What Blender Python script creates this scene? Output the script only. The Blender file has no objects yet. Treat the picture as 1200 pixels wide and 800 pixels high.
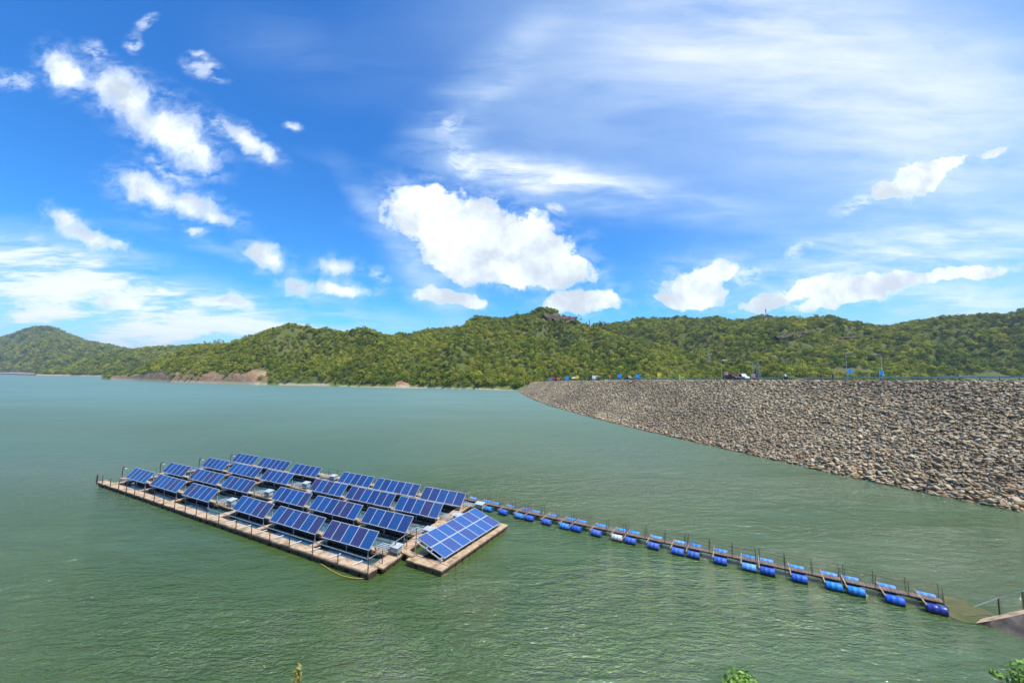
import bpy, bmesh, math, random
import numpy as np
from mathutils import Vector, Matrix, noise as mnoise
random.seed(7); rng = np.random.default_rng(11)
S = bpy.context.scene
COL = S.collection
R_ = math.radians

# ------------------------------------------------------------------ camera geometry
F = 453.0; H = 15.0
_p = math.atan(38.6 / F); _r = math.atan(.0085)
fw = np.array([0, math.cos(_p), math.sin(_p)]); _rt = np.array([1., 0, 0]); _up = np.cross(_rt, fw)
RT = math.cos(_r) * _rt + math.sin(_r) * _up; UP = -math.sin(_r) * _rt + math.cos(_r) * _up

def ray(x, y): return fw * F + RT * (x - 600) + UP * (400 - y)
def g(x, y, z=0.):
    """point at height z seen at photograph pixel x, y"""
    d = ray(x, y); t = (z - H) / d[2]
    return np.array([d[0] * t, d[1] * t, z])
def at(x, y, Y):
    """point at depth Y seen at photograph pixel x, y"""
    d = ray(x, y); t = Y / d[1]
    return np.array([d[0] * t, Y, H + d[2] * t])

# ------------------------------------------------------------------ tagging
def tag(o, label=None, cat=None, group=None, kind=None):
    if label: o['label'] = label
    if cat: o['category'] = cat
    if group: o['group'] = group
    if kind: o['kind'] = kind
    return o
def empty(name, loc, rz=0, label=None, cat=None, group=None):
    o = bpy.data.objects.new(name, None); COL.objects.link(o)
    o.location = loc; o.rotation_euler = (0, 0, rz); o.empty_display_size = .3
    return tag(o, label, cat, group)
def copy_tree(o, parent=None):
    c = o.copy(); COL.objects.link(c); c.parent = parent
    for ch in list(o.children): copy_tree(ch, c)
    return c

# ------------------------------------------------------------------ mesh builder
class MB:
    def __init__(s): s.v = []; s.f = []; s.m = []
    def add(s, vs, fs, mi=0):
        b = len(s.v); s.v += [tuple(p) for p in vs]
        s.f += [tuple(i + b for i in f) for f in fs]; s.m += [mi] * len(fs); return s
    def box(s, c, d, rz=0, mi=0, M=None):
        x, y, z = d[0] / 2, d[1] / 2, d[2] / 2
        ca, sa = math.cos(rz), math.sin(rz); vs = []
        for sx, sy, sz in ((-1,-1,-1),(1,-1,-1),(1,1,-1),(-1,1,-1),(-1,-1,1),(1,-1,1),(1,1,1),(-1,1,1)):
            p = (sx * x, sy * y, sz * z)
            q = Vector((c[0] + p[0]*ca - p[1]*sa, c[1] + p[0]*sa + p[1]*ca, c[2] + p[2]))
            vs.append(M @ q if M else q)
        return s.add(vs, [(0,3,2,1),(4,5,6,7),(0,1,5,4),(1,2,6,5),(2,3,7,6),(3,0,4,7)], mi)
    def bar(s, a, b, w, h=None, mi=0):
        a = Vector(a); b = Vector(b); d = (b - a); h = h or w
        if d.length < 1e-6: return s
        d.normalize(); up = Vector((0,0,1)) if abs(d.z) < .95 else Vector((0,1,0))
        sd = d.cross(up).normalized() * w/2; uu = sd.cross(d).normalized() * h/2
        vs = [a-sd-uu, a+sd-uu, a+sd+uu, a-sd+uu, b-sd-uu, b+sd-uu, b+sd+uu, b-sd+uu]
        return s.add(vs, [(0,1,2,3),(7,6,5,4),(0,4,5,1),(1,5,6,2),(2,6,7,3),(3,7,4,0)], mi)
    def tube(s, pts, r, n=6, mi=0, cap=True):
        pts = [Vector(p) for p in pts]; rs = r if isinstance(r, (list, tuple)) else [r]*len(pts)
        rings = []
        for i, p in enumerate(pts):
            d = (pts[min(i+1, len(pts)-1)] - pts[max(i-1, 0)]).normalized()
            up = Vector((0,0,1)) if abs(d.z) < .9 else Vector((0,1,0))
            a = d.cross(up).normalized(); b = a.cross(d)
            rings.append([p + (a*math.cos(t) + b*math.sin(t))*rs[i] for t in [2*math.pi*k/n for k in range(n)]])
        vs = [q for rg in rings for q in rg]; fs = []
        for i in range(len(pts)-1):
            for k in range(n):
                fs.append((i*n+k, i*n+(k+1)%n, (i+1)*n+(k+1)%n, (i+1)*n+k))
        if cap: fs += [tuple(range(n))[::-1], tuple((len(pts)-1)*n + k for k in range(n))]
        return s.add(vs, fs, mi)
    def prism(s, poly, z0, z1, mi=0):
        n = len(poly); vs = [(p[0], p[1], z0) for p in poly] + [(p[0], p[1], z1) for p in poly]
        ar = sum(poly[i][0]*poly[(i+1)%n][1] - poly[(i+1)%n][0]*poly[i][1] for i in range(n))
        fs = [tuple(range(n))[::-1], tuple(range(n, 2*n))] + [(i, (i+1)%n, n+(i+1)%n, n+i) for i in range(n)]
        if ar < 0: fs = [f[::-1] for f in fs]
        return s.add(vs, fs, mi)
    def mesh(s, name, mats, smooth=False):
        me = bpy.data.meshes.new(name); me.from_pydata(s.v, [], s.f)
        for m in (mats if isinstance(mats, (list, tuple)) else [mats]): me.materials.append(m)
        me.polygons.foreach_set('material_index', s.m)
        if smooth: me.polygons.foreach_set('use_smooth', [True]*len(s.f))
        me.update(); return me
    def build(s, name, mats, parent=None, smooth=False):
        o = bpy.data.objects.new(name, s.mesh(name, mats, smooth)); COL.objects.link(o); o.parent = parent
        return o
def fast_mesh(name, V, Fc, mat, smooth=False, attrs=None):
    """numpy verts (n,3) and faces (m,k) of a constant size k"""
    me = bpy.data.meshes.new(name); k = Fc.shape[1]
    me.vertices.add(len(V)); me.vertices.foreach_set('co', V.astype(np.float32).ravel())
    me.loops.add(Fc.size); me.loops.foreach_set('vertex_index', Fc.astype(np.int32).ravel())
    me.polygons.add(len(Fc)); me.polygons.foreach_set('loop_start', np.arange(0, Fc.size, k, dtype=np.int32))
    me.polygons.foreach_set('loop_total', np.full(len(Fc), k, dtype=np.int32))
    if smooth: me.polygons.foreach_set('use_smooth', np.ones(len(Fc), dtype=bool))
    me.update(calc_edges=True)
    for n, (dom, arr) in (attrs or {}).items():
        a = me.attributes.new(n, 'FLOAT', dom); a.data.foreach_set('value', arr.astype(np.float32))
    me.materials.append(mat); me.validate(); return me

# ------------------------------------------------------------------ numpy noise
_perm = np.random.default_rng(5).random((256, 256))
def vnoise(x, y):
    xi = np.floor(x).astype(int); yi = np.floor(y).astype(int); fx = x - xi; fy = y - yi
    fx = fx*fx*(3-2*fx); fy = fy*fy*(3-2*fy); p = lambda a, b: _perm[a & 255, b & 255]
    return ((p(xi, yi)*(1-fx) + p(xi+1, yi)*fx)*(1-fy) + (p(xi, yi+1)*(1-fx) + p(xi+1, yi+1)*fx)*fy)*2 - 1
def fbm(x, y, o=4, ridged=False):
    t = 0; a = 1; s = 0
    for k in range(o):
        n = vnoise(x*2**k + 17.3*k, y*2**k - 9.1*k)
        if ridged: n = 1 - 2*np.abs(n)
        t = t + n*a; s += a; a *= .5
    return t/s

# ------------------------------------------------------------------ node helper
class NT:
    def __init__(s, tree): s.t = tree; s.n = tree.nodes; s.l = tree.links
    def node(s, typ, ins=None, **kw):
        nd = s.n.new(typ)
        for k, v in kw.items(): setattr(nd, k, v)
        for k, v in (ins or {}).items(): s.put(nd.inputs[k], v)
        return nd
    def put(s, sock, v):
        if isinstance(v, bpy.types.NodeSocket): s.l.new(v, sock)
        else: sock.default_value = v
    def m(s, op, a, b=0., c=0., clamp=False):
        nd = s.node('ShaderNodeMath', operation=op, use_clamp=clamp)
        for i, v in enumerate((a, b, c)): s.put(nd.inputs[i], v)
        return nd.outputs[0]
    def vm(s, op, a, b=(0,0,0), out=0):
        nd = s.node('ShaderNodeVectorMath', operation=op); s.put(nd.inputs[0], a)
        if op == 'SCALE': s.put(nd.inputs['Scale'], b)
        else: s.put(nd.inputs[1], b)
        return nd.outputs[out]
    def noise(s, vec, scale, detail=4, rough=.5, dist=0., col=False):
        nd = s.node('ShaderNodeTexNoise', {'Scale': scale, 'Detail': detail, 'Roughness': rough, 'Distortion': dist})
        if vec is not None: s.put(nd.inputs['Vector'], vec)
        return nd.outputs[1 if col else 0]
    def mapr(s, v, a, b, c=0., d=1., smooth=True):
        nd = s.node('ShaderNodeMapRange', interpolation_type='SMOOTHSTEP' if smooth else 'LINEAR', clamp=True)
        for k, x in zip(('Value','From Min','From Max','To Min','To Max'), (v, a, b, c, d)): s.put(nd.inputs[k], x)
        return nd.outputs[0]
    def mix(s, f, a, b, blend='MIX'):
        nd = s.node('ShaderNodeMix', data_type='RGBA', blend_type=blend)
        s.put(nd.inputs[0], f); s.put(nd.inputs[6], a if isinstance(a, bpy.types.NodeSocket) else (*a, 1)[:4])
        s.put(nd.inputs[7], b if isinstance(b, bpy.types.NodeSocket) else (*b, 1)[:4]); return nd.outputs[2]
    def ramp(s, f, stops, interp='LINEAR'):
        nd = s.node('ShaderNodeValToRGB', {0: f}); cr = nd.color_ramp; cr.interpolation = interp
        while len(cr.elements) < len(stops): cr.elements.new(.5)
        for e, (p, c) in zip(cr.elements, stops): e.position = p; e.color = (*c, 1)[:4]
        return nd.outputs[0]
    def mapping(s, vec, loc=(0,0,0), rot=(0,0,0), sc=(1,1,1), typ='POINT'):
        nd = s.node('ShaderNodeMapping', {'Location': loc, 'Rotation': rot, 'Scale': sc}, vector_type=typ)
        s.put(nd.inputs['Vector'], vec); return nd.outputs[0]

def new_mat(name):
    m = bpy.data.materials.new(name); m.use_nodes = True; m.node_tree.nodes.clear()
    t = NT(m.node_tree); out = t.node('ShaderNodeOutputMaterial'); return m, t, out
def pbr(name, col, rough=.6, metal=0., var=.25, scale=3., bump=0., bscale=20., col2=None, spec=.5, thr=(.35, .65)):
    """painted / weathered surface: two tones through world-scale noise plus a little bump"""
    m, t, out = new_mat(name)
    co = t.node('ShaderNodeTexCoord').outputs['Object']
    n = t.noise(co, scale, 5, .6)
    c2 = col2 or tuple(c*(1-var) for c in col)
    base = t.mix(t.mapr(n, *thr), col, c2)
    p = t.node('ShaderNodeBsdfPrincipled', {'Base Color': base, 'Metallic': metal, 'Specular IOR Level': spec,
               'Roughness': t.mapr(n, .3, .7, rough*.85, min(1, rough*1.15))})
    if bump:
        b = t.node('ShaderNodeBump', {'Height': t.noise(co, bscale, 4, .6), 'Distance': bump}); t.l.new(b.outputs[0], p.inputs['Normal'])
    t.l.new(p.outputs[0], out.inputs[0]); return m

# ------------------------------------------------------------------ render / light
SUN_AZ, SUN_EL = R_(126), R_(64)          # azimuth clockwise from the view direction (+Y)
sdir = Vector((math.sin(SUN_AZ)*math.cos(SUN_EL), math.cos(SUN_AZ)*math.cos(SUN_EL), math.sin(SUN_EL)))
sl = bpy.data.lights.new('sun', 'SUN'); sl.energy = 5.0; sl.angle = R_(.53); sl.color = (1, .955, .88)
so = bpy.data.objects.new('sun', sl); COL.objects.link(so); so.rotation_euler = sdir.to_track_quat('Z', 'Y').to_euler()
cam = bpy.data.cameras.new('camera'); cam.sensor_width = 36; cam.lens = F/1200*36; cam.clip_end = 60000; cam.clip_start = .1
co = bpy.data.objects.new('camera', cam); COL.objects.link(co); S.camera = co
co.matrix_world = Matrix(((RT[0], UP[0], -fw[0], 0), (RT[1], UP[1], -fw[1], 0), (RT[2], UP[2], -fw[2], H), (0,0,0,1)))
S.render.engine = 'CYCLES'; S.view_settings.view_transform = 'Standard'; S.view_settings.look = 'None'
S.view_settings.exposure = 0.2; S.view_settings.gamma = 1
S.cycles.max_bounces = 5; S.cycles.diffuse_bounces = 2; S.cycles.glossy_bounces = 3; S.cycles.transmission_bounces = 3
S.cycles.transparent_max_bounces = 6; S.cycles.caustics_reflective = False; S.cycles.caustics_refractive = False
S.cycles.use_denoising = True; S.cycles.sample_clamp_indirect = 4

# ------------------------------------------------------------------ sky
W = bpy.data.worlds.new('World'); S.world = W; W.use_nodes = True; W.node_tree.nodes.clear()
t = NT(W.node_tree); wout = t.node('ShaderNodeOutputWorld')
sky = t.node('ShaderNodeTexSky', sky_type='NISHITA', sun_disc=False, sun_elevation=SUN_EL, sun_rotation=SUN_AZ,
             altitude=300, air_density=1.0, dust_density=.6, ozone_density=2.0)
D = t.vm('NORMALIZE', t.node('ShaderNodeTexCoord').outputs['Generated'])
sep = t.node('ShaderNodeSeparateXYZ', {0: D}); dx, dy, dz = sep.outputs
front = t.mapr(dy, .03, .15)
dyc = t.m('MAXIMUM', dy, .03)
u = t.m('DIVIDE', dx, dyc); v = t.m('DIVIDE', dz, dyc)
UV = t.node('ShaderNodeCombineXYZ', {0: u, 1: v, 2: 0.}).outputs[0]
def uvp(x, y): d = ray(x, y); return d[0]/d[1], d[2]/d[1]
def warp(vec, scale, amt, det=3):
    n = t.vm('SUBTRACT', t.noise(vec, scale, det, .55, col=True), (.5, .5, .5)); n = t.vm('MULTIPLY', n, (amt, amt, 0))
    return t.vm('ADD', vec, n)
UVw = warp(UV, 9, .05, 4); UVf = warp(UVw, 24, .026, 5)
def blob(vec, x, y, rx, ry, ang=0):
    c = uvp(x, y)   # ang: positive tilts the right end down, as in the picture
    q = t.mapping(vec, (c[0], c[1], 0), (0, 0, R_(-ang)), (rx/F, ry/F, 1), 'TEXTURE')
    return t.m('SUBTRACT', 1., t.vm('LENGTH', q, out=1))
def union(lst, k=.25):
    a = lst[0]
    for b in lst[1:]: a = t.m('SMOOTH_MAX', a, b, k)
    return a
big = [(500,250,58,34,10),(560,268,66,42,14),(620,290,60,38,18),(668,312,36,22,20),(590,322,70,16,6),(530,300,50,26,25),
       (512,345,28,11,4),(545,353,24,9,8),
       (680,352,44,16,-4),(705,350,28,13,10),
       (815,335,42,26,-14),(835,322,40,14,-14),(800,350,30,12,-3),
       (1075,212,44,19,-20),(1042,222,30,13,-20),(1105,196,30,10,-20),(1163,180,17,6,-25),
       (905,352,45,11,-12),(960,338,60,15,-9),(1040,328,70,12,-5),(1120,320,70,9,-7),(985,350,70,10,-10)]
small = [(80,84,34,20,38),(150,118,60,26,33),(198,150,60,30,37),(238,185,26,18,50),
       (180,222,46,21,14),(215,237,52,15,18),(248,253,30,9,14),
       (288,165,38,11,36),(312,182,16,9,40),
       (78,258,24,12,30),(105,277,40,12,20),(135,287,18,8,15),
       (312,302,27,14,22),(298,296,16,9,10),(394,314,22,13,14),(350,336,22,11,12),(400,340,34,9,0),(385,336,20,10,5),
       (228,270,12,5,5),(268,355,30,10,8),(140,355,28,9,0)]
wisp = [(240,82,44,20,24),(232,68,26,12,10),(157,50,20,15,60),(172,26,22,12,-35),(345,150,16,9,20),(937,293,22,10,-25),(527,145,14,26,60),(18,94,46,18,8),(268,150,44,16,25),(200,200,50,16,30),(110,60,30,16,40),(545,190,40,30,40),(650,245,20,12,0),(445,320,20,12,30),(880,320,40,18,-10),(1000,240,40,14,-20)]
dens_b = union([blob(UVf, *b) for b in [(x,y,rx*1.08,ry*1.1,a) for x,y,rx,ry,a in big]]); dens_s = union([blob(UVf, *b) for b in [(x,y,rx*1.18,ry*1.22,a) for x,y,rx,ry,a in small]])
nz = t.noise(UVf, 13, 8, .56); nz2 = t.noise(UV, 55, 5, .6)
def edge(d, amp, lo, hi):
    e = t.m('ADD', d, t.m('MULTIPLY', t.m('SUBTRACT', nz, .5), amp)); e = t.m('ADD', e, t.m('MULTIPLY', t.m('SUBTRACT', nz2, .5), .34))
    return t.mapr(e, lo, hi)
cum = t.m('MAXIMUM', edge(dens_b, 1.35, .0, .30), t.m('MULTIPLY', edge(dens_s, 1.8, -.12, .85), .97))
dens_w = union([blob(UVf, *b) for b in wisp]); wn = t.noise(t.mapping(UVf, rot=(0,0,R_(30)), sc=(10, 22, 1)), 1.6, 8, .62)
wsp = t.m('MULTIPLY', t.m('MULTIPLY', t.mapr(dens_w, 0, .75), t.mapr(wn, .36, .70)), .75)
halo = t.m('MULTIPLY', t.m('MULTIPLY', t.mapr(t.m('MAXIMUM', dens_s, dens_b), -.75, .25), t.mapr(wn, .38, .75)), .36)
cum = t.m('MAXIMUM', cum, t.m('MAXIMUM', wsp, halo)); cum = t.m('MULTIPLY', cum, front)
# thin high cloud: streaked noise under soft masks
st1 = t.noise(warp(t.mapping(UV, rot=(0,0,R_(28)), sc=(1.6, 8, 1)), 1.2, .7), 1.5, 8, .58)
st2 = t.noise(warp(t.mapping(UV, rot=(0,0,R_(-22)), sc=(1.3, 5, 1)), 1.0, 1.0), 1.2, 7, .55)
st3 = t.noise(warp(t.mapping(UV, rot=(0,0,R_(7)), sc=(2.0, 11, 1)), 1.3, .6), 1.6, 9, .62)
def veil(st, lo, hi, x, y, rx, ry, ang, amt, soft=.9):
    return t.m('MULTIPLY', t.m('MULTIPLY', t.mapr(blob(UVw, x, y, rx, ry, ang), 0, soft), t.mapr(st, lo, hi)), amt)
veils = [veil(st3, .32, .62, 60, 345, 330, 95, 12, .95, .6), veil(st3, .38, .66, 250, 375, 330, 50, 4, .9, .6),
         veil(st1, .28, .66, 700, 222, 280, 46, 9, .75), veil(st3, .35, .65, 620, 205, 190, 34, 10, .75), veil(st2, .3, .7, 470, 290, 200, 24, 52, .5), veil(st1, .3, .7, 560, 110, 260, 60, -48, .4),
         veil(st2, .34, .8, 390, 185, 90, 16, 14, .35), veil(st1, .25, .7, 510, 335, 130, 46, 48, .7),
         veil(st2, -.5, .95, 960, 60, 680, 340, 8, .70), veil(st3, .3, .75, 930, 70, 420, 190, 24, .34), veil(st1, .0, .9, 1150, 200, 460, 280, 0, .52),
         veil(st2, .15, .85, 720, 100, 330, 170, -30, .38),
         veil(st3, .25, .75, 1050, 300, 420, 70, -6, .75), veil(st3, .2, .7, 1150, 360, 380, 50, 0, .7),
         veil(st1, .3, .8, 540, 160, 60, 60, 60, .4), veil(st2, .25, .8, 360, 60, 200, 90, 20, .14), veil(st3, .3, .8, 230, 285, 160, 14, 14, .5)]
th = veils[0]
for q in veils[1:]: th = t.m('SUBTRACT', t.m('ADD', th, q), t.m('MULTIPLY', th, q))
th = t.m('MULTIPLY', th, front, clamp=True)
# scattered cloud for the half of the sky behind the photographer
back = t.m('MULTIPLY', t.mapr(t.noise(D, 3.2, 7, .6), .5, .68), t.m('SUBTRACT', 1., front)); back = t.m('MULTIPLY', back, .8)
hz = t.mapr(dz, .0, .16, 1., 0.)                      # bright low sky above the hills
# sky colour: the Nishita dome pushed to the deep blue of the photograph
hsv = t.node('ShaderNodeHueSaturation', {'Hue': .505, 'Saturation': 1.34, 'Value': 1.0, 'Color': sky.outputs[0]}).outputs[0]
skyc = t.vm('MULTIPLY', hsv, (.58, 1.62, 2.05))
shade = t.mapr(t.noise(UVw, 7, 7, .55), .36, .64, .60, 1.0)
wh = t.vm('SCALE', (10.7, 11.8, 13.0), shade)
thc = t.mix(t.mapr(th, .35, .85), (6.4, 8.3, 10.2), (10.2, 10.7, 11.2))
c = t.mix(t.m('MULTIPLY', hz, .34), skyc, (6.5, 7.6, 9.6))
c = t.mix(th, c, thc); c = t.mix(cum, c, t.mix(t.mapr(cum, .35, .9), (9.6, 10.6, 11.4), wh)); c = t.mix(back, c, (8.5, 8.9, 9.4))
bg = t.node('ShaderNodeBackground', {'Color': c, 'Strength': .1}); t.l.new(bg.outputs[0], wout.inputs[0])
W.cycles.sampling_method = 'MANUAL'; W.cycles.sample_map_resolution = 256

# ------------------------------------------------------------------ water
def water_mat(name, calm=1., deep=(.052, .090, .004), silt=(.074, .114, .012)):
    m, t, out = new_mat(name)
    P = t.node('ShaderNodeNewGeometry').outputs['Position']
    wind = t.mapr(t.noise(t.mapping(P, rot=(0,0,R_(30)), sc=(.5, 1.4, 1)), .035, 4, .55), .36, .62, .35, 1.2)
    w1 = t.noise(t.mapping(P, rot=(0,0,R_(-24)), sc=(.55, 1.5, 1)), .9, 5, .62, .5)
    w2 = t.noise(t.mapping(P, rot=(0,0,R_(18)), sc=(.8, 1.7, 1)), 2.6, 4, .6, .3)
    w3 = t.noise(t.mapping(P, rot=(0,0,R_(-14)), sc=(.5, 1.3, 1)), .18, 4, .5, .4)
    h = t.m('ADD', t.m('MULTIPLY', w1, .48*calm), t.m('MULTIPLY', w2, .23*calm)); h = t.m('MULTIPLY', h, wind)
    h = t.m('ADD', h, t.m('MULTIPLY', w3, .55*calm))
    b = t.node('ShaderNodeBump', {'Height': h, 'Distance': 1.0, 'Strength': 1.0})
    # murky green water, a little paler in drifting patches of silt
    tone = t.noise(P, .02, 4, .55)
    base = t.mix(t.mapr(tone, .35, .68), deep, silt)
    base = t.mix(t.mapr(t.noise(P, .5, 3, .5), .3, .75), base, deep)
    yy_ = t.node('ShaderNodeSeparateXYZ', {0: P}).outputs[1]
    if calm == 1.: base = t.mix(t.mapr(t.m('ADD', yy_, t.m('MULTIPLY', t.noise(P, .02, 3, .5), 60.)), 5., 300., 0., 1.), base, (.105, .205, .155))  # paler teal with distance: sky reflection put into the base colour
    p = t.node('ShaderNodeBsdfPrincipled', {'Base Color': base, 'Roughness': t.mapr(t.node('ShaderNodeSeparateXYZ', {0: P}).outputs[1], 22., 105., .06, .52), 'IOR': 1.85, 'Normal': b.outputs[0]})
    t.l.new(p.outputs[0], out.inputs[0]); return m
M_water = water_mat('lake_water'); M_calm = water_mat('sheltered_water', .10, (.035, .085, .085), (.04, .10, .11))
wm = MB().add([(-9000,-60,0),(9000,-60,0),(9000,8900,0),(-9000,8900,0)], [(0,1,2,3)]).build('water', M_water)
tag(wm, kind='structure')

# ------------------------------------------------------------------ hills
def terr_mat():
    m, t, out = new_mat('hill_ground')
    P = t.node('ShaderNodeNewGeometry').outputs['Position']
    soil = t.node('ShaderNodeAttribute', attribute_name='soil').outputs['Fac']
    n = t.noise(P, .05, 6, .6); n2 = t.noise(P, .35, 5, .65)
    grass = t.mix(t.mapr(n, .35, .65), (.085, .105, .025), (.13, .125, .035))
    dirt = t.mix(t.mapr(n2, .35, .65), (.36, .215, .115), (.22, .125, .065))
    dirt = t.mix(t.mapr(t.noise(P, .12, 3), .52, .7), dirt, (.36, .27, .18))
    dirt = t.mix(t.mapr(t.node('ShaderNodeSeparateXYZ', {0: P}).outputs[2], 2., 4., 1., 0.), dirt, (.42, .33, .22))
    f = t.mapr(t.m('ADD', soil, t.m('MULTIPLY', t.m('SUBTRACT', n2, .5), .8)), .35, .6)
    lime = t.mapr(t.node('ShaderNodeSeparateXYZ', {0: P}).outputs[2], 1.5, 4.5, .8, 0.)
    grass = t.mix(lime, grass, (.17, .20, .04)); c = t.mix(f, grass, dirt)
    b = t.node('ShaderNodeBump', {'Height': t.noise(P, .25, 6, .65), 'Distance': 1.6})
    p = t.node('ShaderNodeBsdfPrincipled', {'Base Color': c, 'Roughness': .9, 'Specular IOR Level': .2, 'Normal': b.outputs[0]})
    t.l.new(p.outputs[0], out.inputs[0]); return m
M_terr = terr_mat()

class Layer:
    """a range of hills: foot line and skyline taken from the view, real distances and heights"""
    def __init__(s, name, sky_pts, foot, ridge, tree_h, amp=.2, nscale=.010, zfoot=-1., power=.9, soil=(), bank=0., seed=0):
        s.name = name; s.sky = np.array(sky_pts, float); s.foot = np.array(foot, float); s.ridge = np.array(ridge, float)
        s.th = tree_h; s.amp = amp; s.ns = nscale; s.zf = zfoot; s.pw = power; s.soil = soil; s.bank = bank; s.seed = seed
        s.x0, s.x1 = s.sky[0, 0], s.sky[-1, 0]
    def pos(s, X, T):
        """X: picture column, T: 0 at the foot, 1 on the ridge, above 1 behind it. All arrays"""
        rf = np.interp(X, s.foot[:,0], s.foot[:,1]); rr = np.interp(X, s.ridge[:,0], s.ridge[:,1])
        Ys = np.interp(X, s.sky[:,0], s.sky[:,1])
        yy = rf + (rr - rf)*T                                   # depth along +Y
        dxx = (fw[0]*F + RT[0]*(X-600)); dyy = (fw[1]*F + RT[1]*(X-600) + UP[1]*(400-438))
        px_ = dxx/dyy*yy
        ds = [fw[i]*F + RT[i]*(X-600) + UP[i]*(400-Ys) for i in range(3)]
        zr = H + ds[2]*rr/ds[1] - s.th
        jag = fbm(px_*.02 + s.seed, yy*.02, 3)*2.0
        zr = np.maximum(zr + jag, .5)
        Tc = np.clip(T, 0, 1)
        prof = np.sin(Tc*math.pi/2)**(1/s.pw)*.55 + Tc*.45
        n = fbm(px_*s.ns + s.seed*3.1, yy*s.ns*.55 + 5, 4, True)
        n2 = fbm(px_*s.ns*3 + s.seed, yy*s.ns*3, 3)
        win = np.sin(math.pi*Tc)**.8
        z = zr*(prof + s.amp*win*n + .05*win*n2)
        z = np.where(T > 1, zr*(1 - (T-1)*1.3) + 0*z, z)
        if s.bank:      # low eroded bank at the water's edge
            d = (yy - rf); z = z + s.bank*np.clip(d/9, 0, 1)*np.clip(1 - d/60, 0, 1)*np.clip(.7 + .5*fbm(px_*.03, yy*.03, 3), .15, 1.4)
        z = z + s.zf*(1 - np.clip((yy-rf)/6, 0, 1))
        return px_, yy, z
    def soilmask(s, X, T, yy, rf, z):
        m = np.zeros_like(X)
        for (xa, xb, z0, z1) in s.soil:
            wx = np.clip((X-xa)/6, 0, 1)*np.clip((xb-X)/30 + .3*fbm(X*.2, yy*.05, 2), 0, 1)
            top = z0 + (z1-z0)*(.62 + .5*fbm(X*.045 + 3, X*0 + 1, 3))
            m = np.maximum(m, wx*np.clip((top - z)/2.5 + .5, 0, 1))
        return m
    def build(s, step=1.2, nt=150):
        xs = np.arange(s.x0, s.x1 + .01, step); ts = np.concatenate([np.linspace(0, .12, nt//4, endpoint=False), np.linspace(.12, 1.0, nt), np.linspace(1.02, 1.7, 14)])
        X, T = np.meshgrid(xs, ts); px_, yy, z = s.pos(X, T)
        rf = np.interp(X, s.foot[:,0], s.foot[:,1]); so_ = s.soilmask(X, T, yy, rf, z)
        V = np.stack([px_.ravel(), yy.ravel(), z.ravel()], 1); nx = len(xs); i = np.arange(len(ts)-1)[:,None]*nx + np.arange(nx-1)[None]
        Fc = np.stack([i, i+1, i+1+nx, i+nx], -1).reshape(-1, 4)
        me = fast_mesh('hills', V, Fc, M_terr, True, {'soil': ('POINT', so_.ravel())})
        o = bpy.data.objects.new('hills', me); COL.objects.link(o); tag(o, kind='structure'); return o
def shore_y(pts): return [(x, g(x, y)[1]) for x, y in pts]

LA = Layer('near_left', [(120,444),(150,440),(165,430),(185,421),(210,412),(232,406),(262,401),(287,392),(317,382),(337,378),(365,385),(407,389),(433,386),(461,394),(490,404),(540,425),(580,442),(620,452)],
           [(60,760)] + shore_y([(137,445),(200,448),(300,451),(330,451.5),(400,452.5),(480,454.3),(540,455.8),(611,457.7)]) + [(760,345)],
           [(100,720),(200,640),(340,640),(460,600),(620,400)], 6.0, .27, .011, soil=[(128,330,4.,24.),(452,500,1.,15.),(325,400,.5,4.),(395,620,0,2.2)], bank=8., seed=1)
LB = Layer('middle', [(395,430),(430,408),(461,396),(478,393),(498,385),(535,382),(577,378),(605,375),(630,370),(650,369),(664,370),(678,380),(695,386),(730,394),(780,406),(830,420),(880,436),(920,446)],
           [(380,440)] + shore_y([(470,454.6),(500,454.8),(540,455.8),(611,457.7)]) + [(660,400),(760,380),(920,420)],
           [(400,560),(470,640),(560,720),(660,760),(760,640),(920,480)], 6.0, .28, .010, soil=[(462,497,2,15.),(395,640,0,1.3)], bank=3., seed=2)
LC = Layer('right', [(560,400),(640,392),(677,384),(695,386),(735,382),(755,376.5),(787,381),(820,379),(862,380),(900,378.5),(947,377.5),(987,378),(1050,383),(1093,379),(1133,379),(1187,378),(1203,373),(1260,366),(1400,360),(1700,365)],
           [(560,640),(760,520),(900,420),(1000,400),(1200,420),(1700,500)], [(560,1000),(760,980),(1000,860),(1200,800),(1700,860)], 6.5, .30, .0075, seed=3)
LD = Layer('spur', [(760,446),(800,441),(840,433),(872,427),(905,427),(940,428),(965,431),(990,438),(1020,437),(1050,434),(1075,434),(1110,441),(1150,448)],
           [(760,330),(1150,330)], [(760,380),(1150,400)], 4.0, .12, .02, seed=4)
LM = Layer('mid', [(40,437),(70,431),(100,420),(130,413),(150,410),(175,407),(212,405),(262,404),(330,404),(420,420)],
           [(40,1180),(135,1010),(420,900)], [(40,1250),(150,1330),(420,1200)], 7.0, .15, .006, soil=[(40,142,0,5.)], bank=2., seed=5)
LL = Layer('far_left', [(-420,392),(-300,398),(-200,388),(-100,400),(-30,399),(0,396),(25,386),(45,383.5),(62,387),(82,395.5),(100,401),(125,405),(150,410),(190,418),(240,428)],
           [(-420,2200),(0,1750),(60,1330),(140,1200),(240,1300)], [(-420,3100),(0,2500),(60,2350),(240,1900)], 9., .15, .0035, soil=[(-420,45,0,12.)], bank=3., seed=6)
LAYERS = [LA, LB, LC, LD, LM, LL]
for L in LAYERS: L.build()

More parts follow.
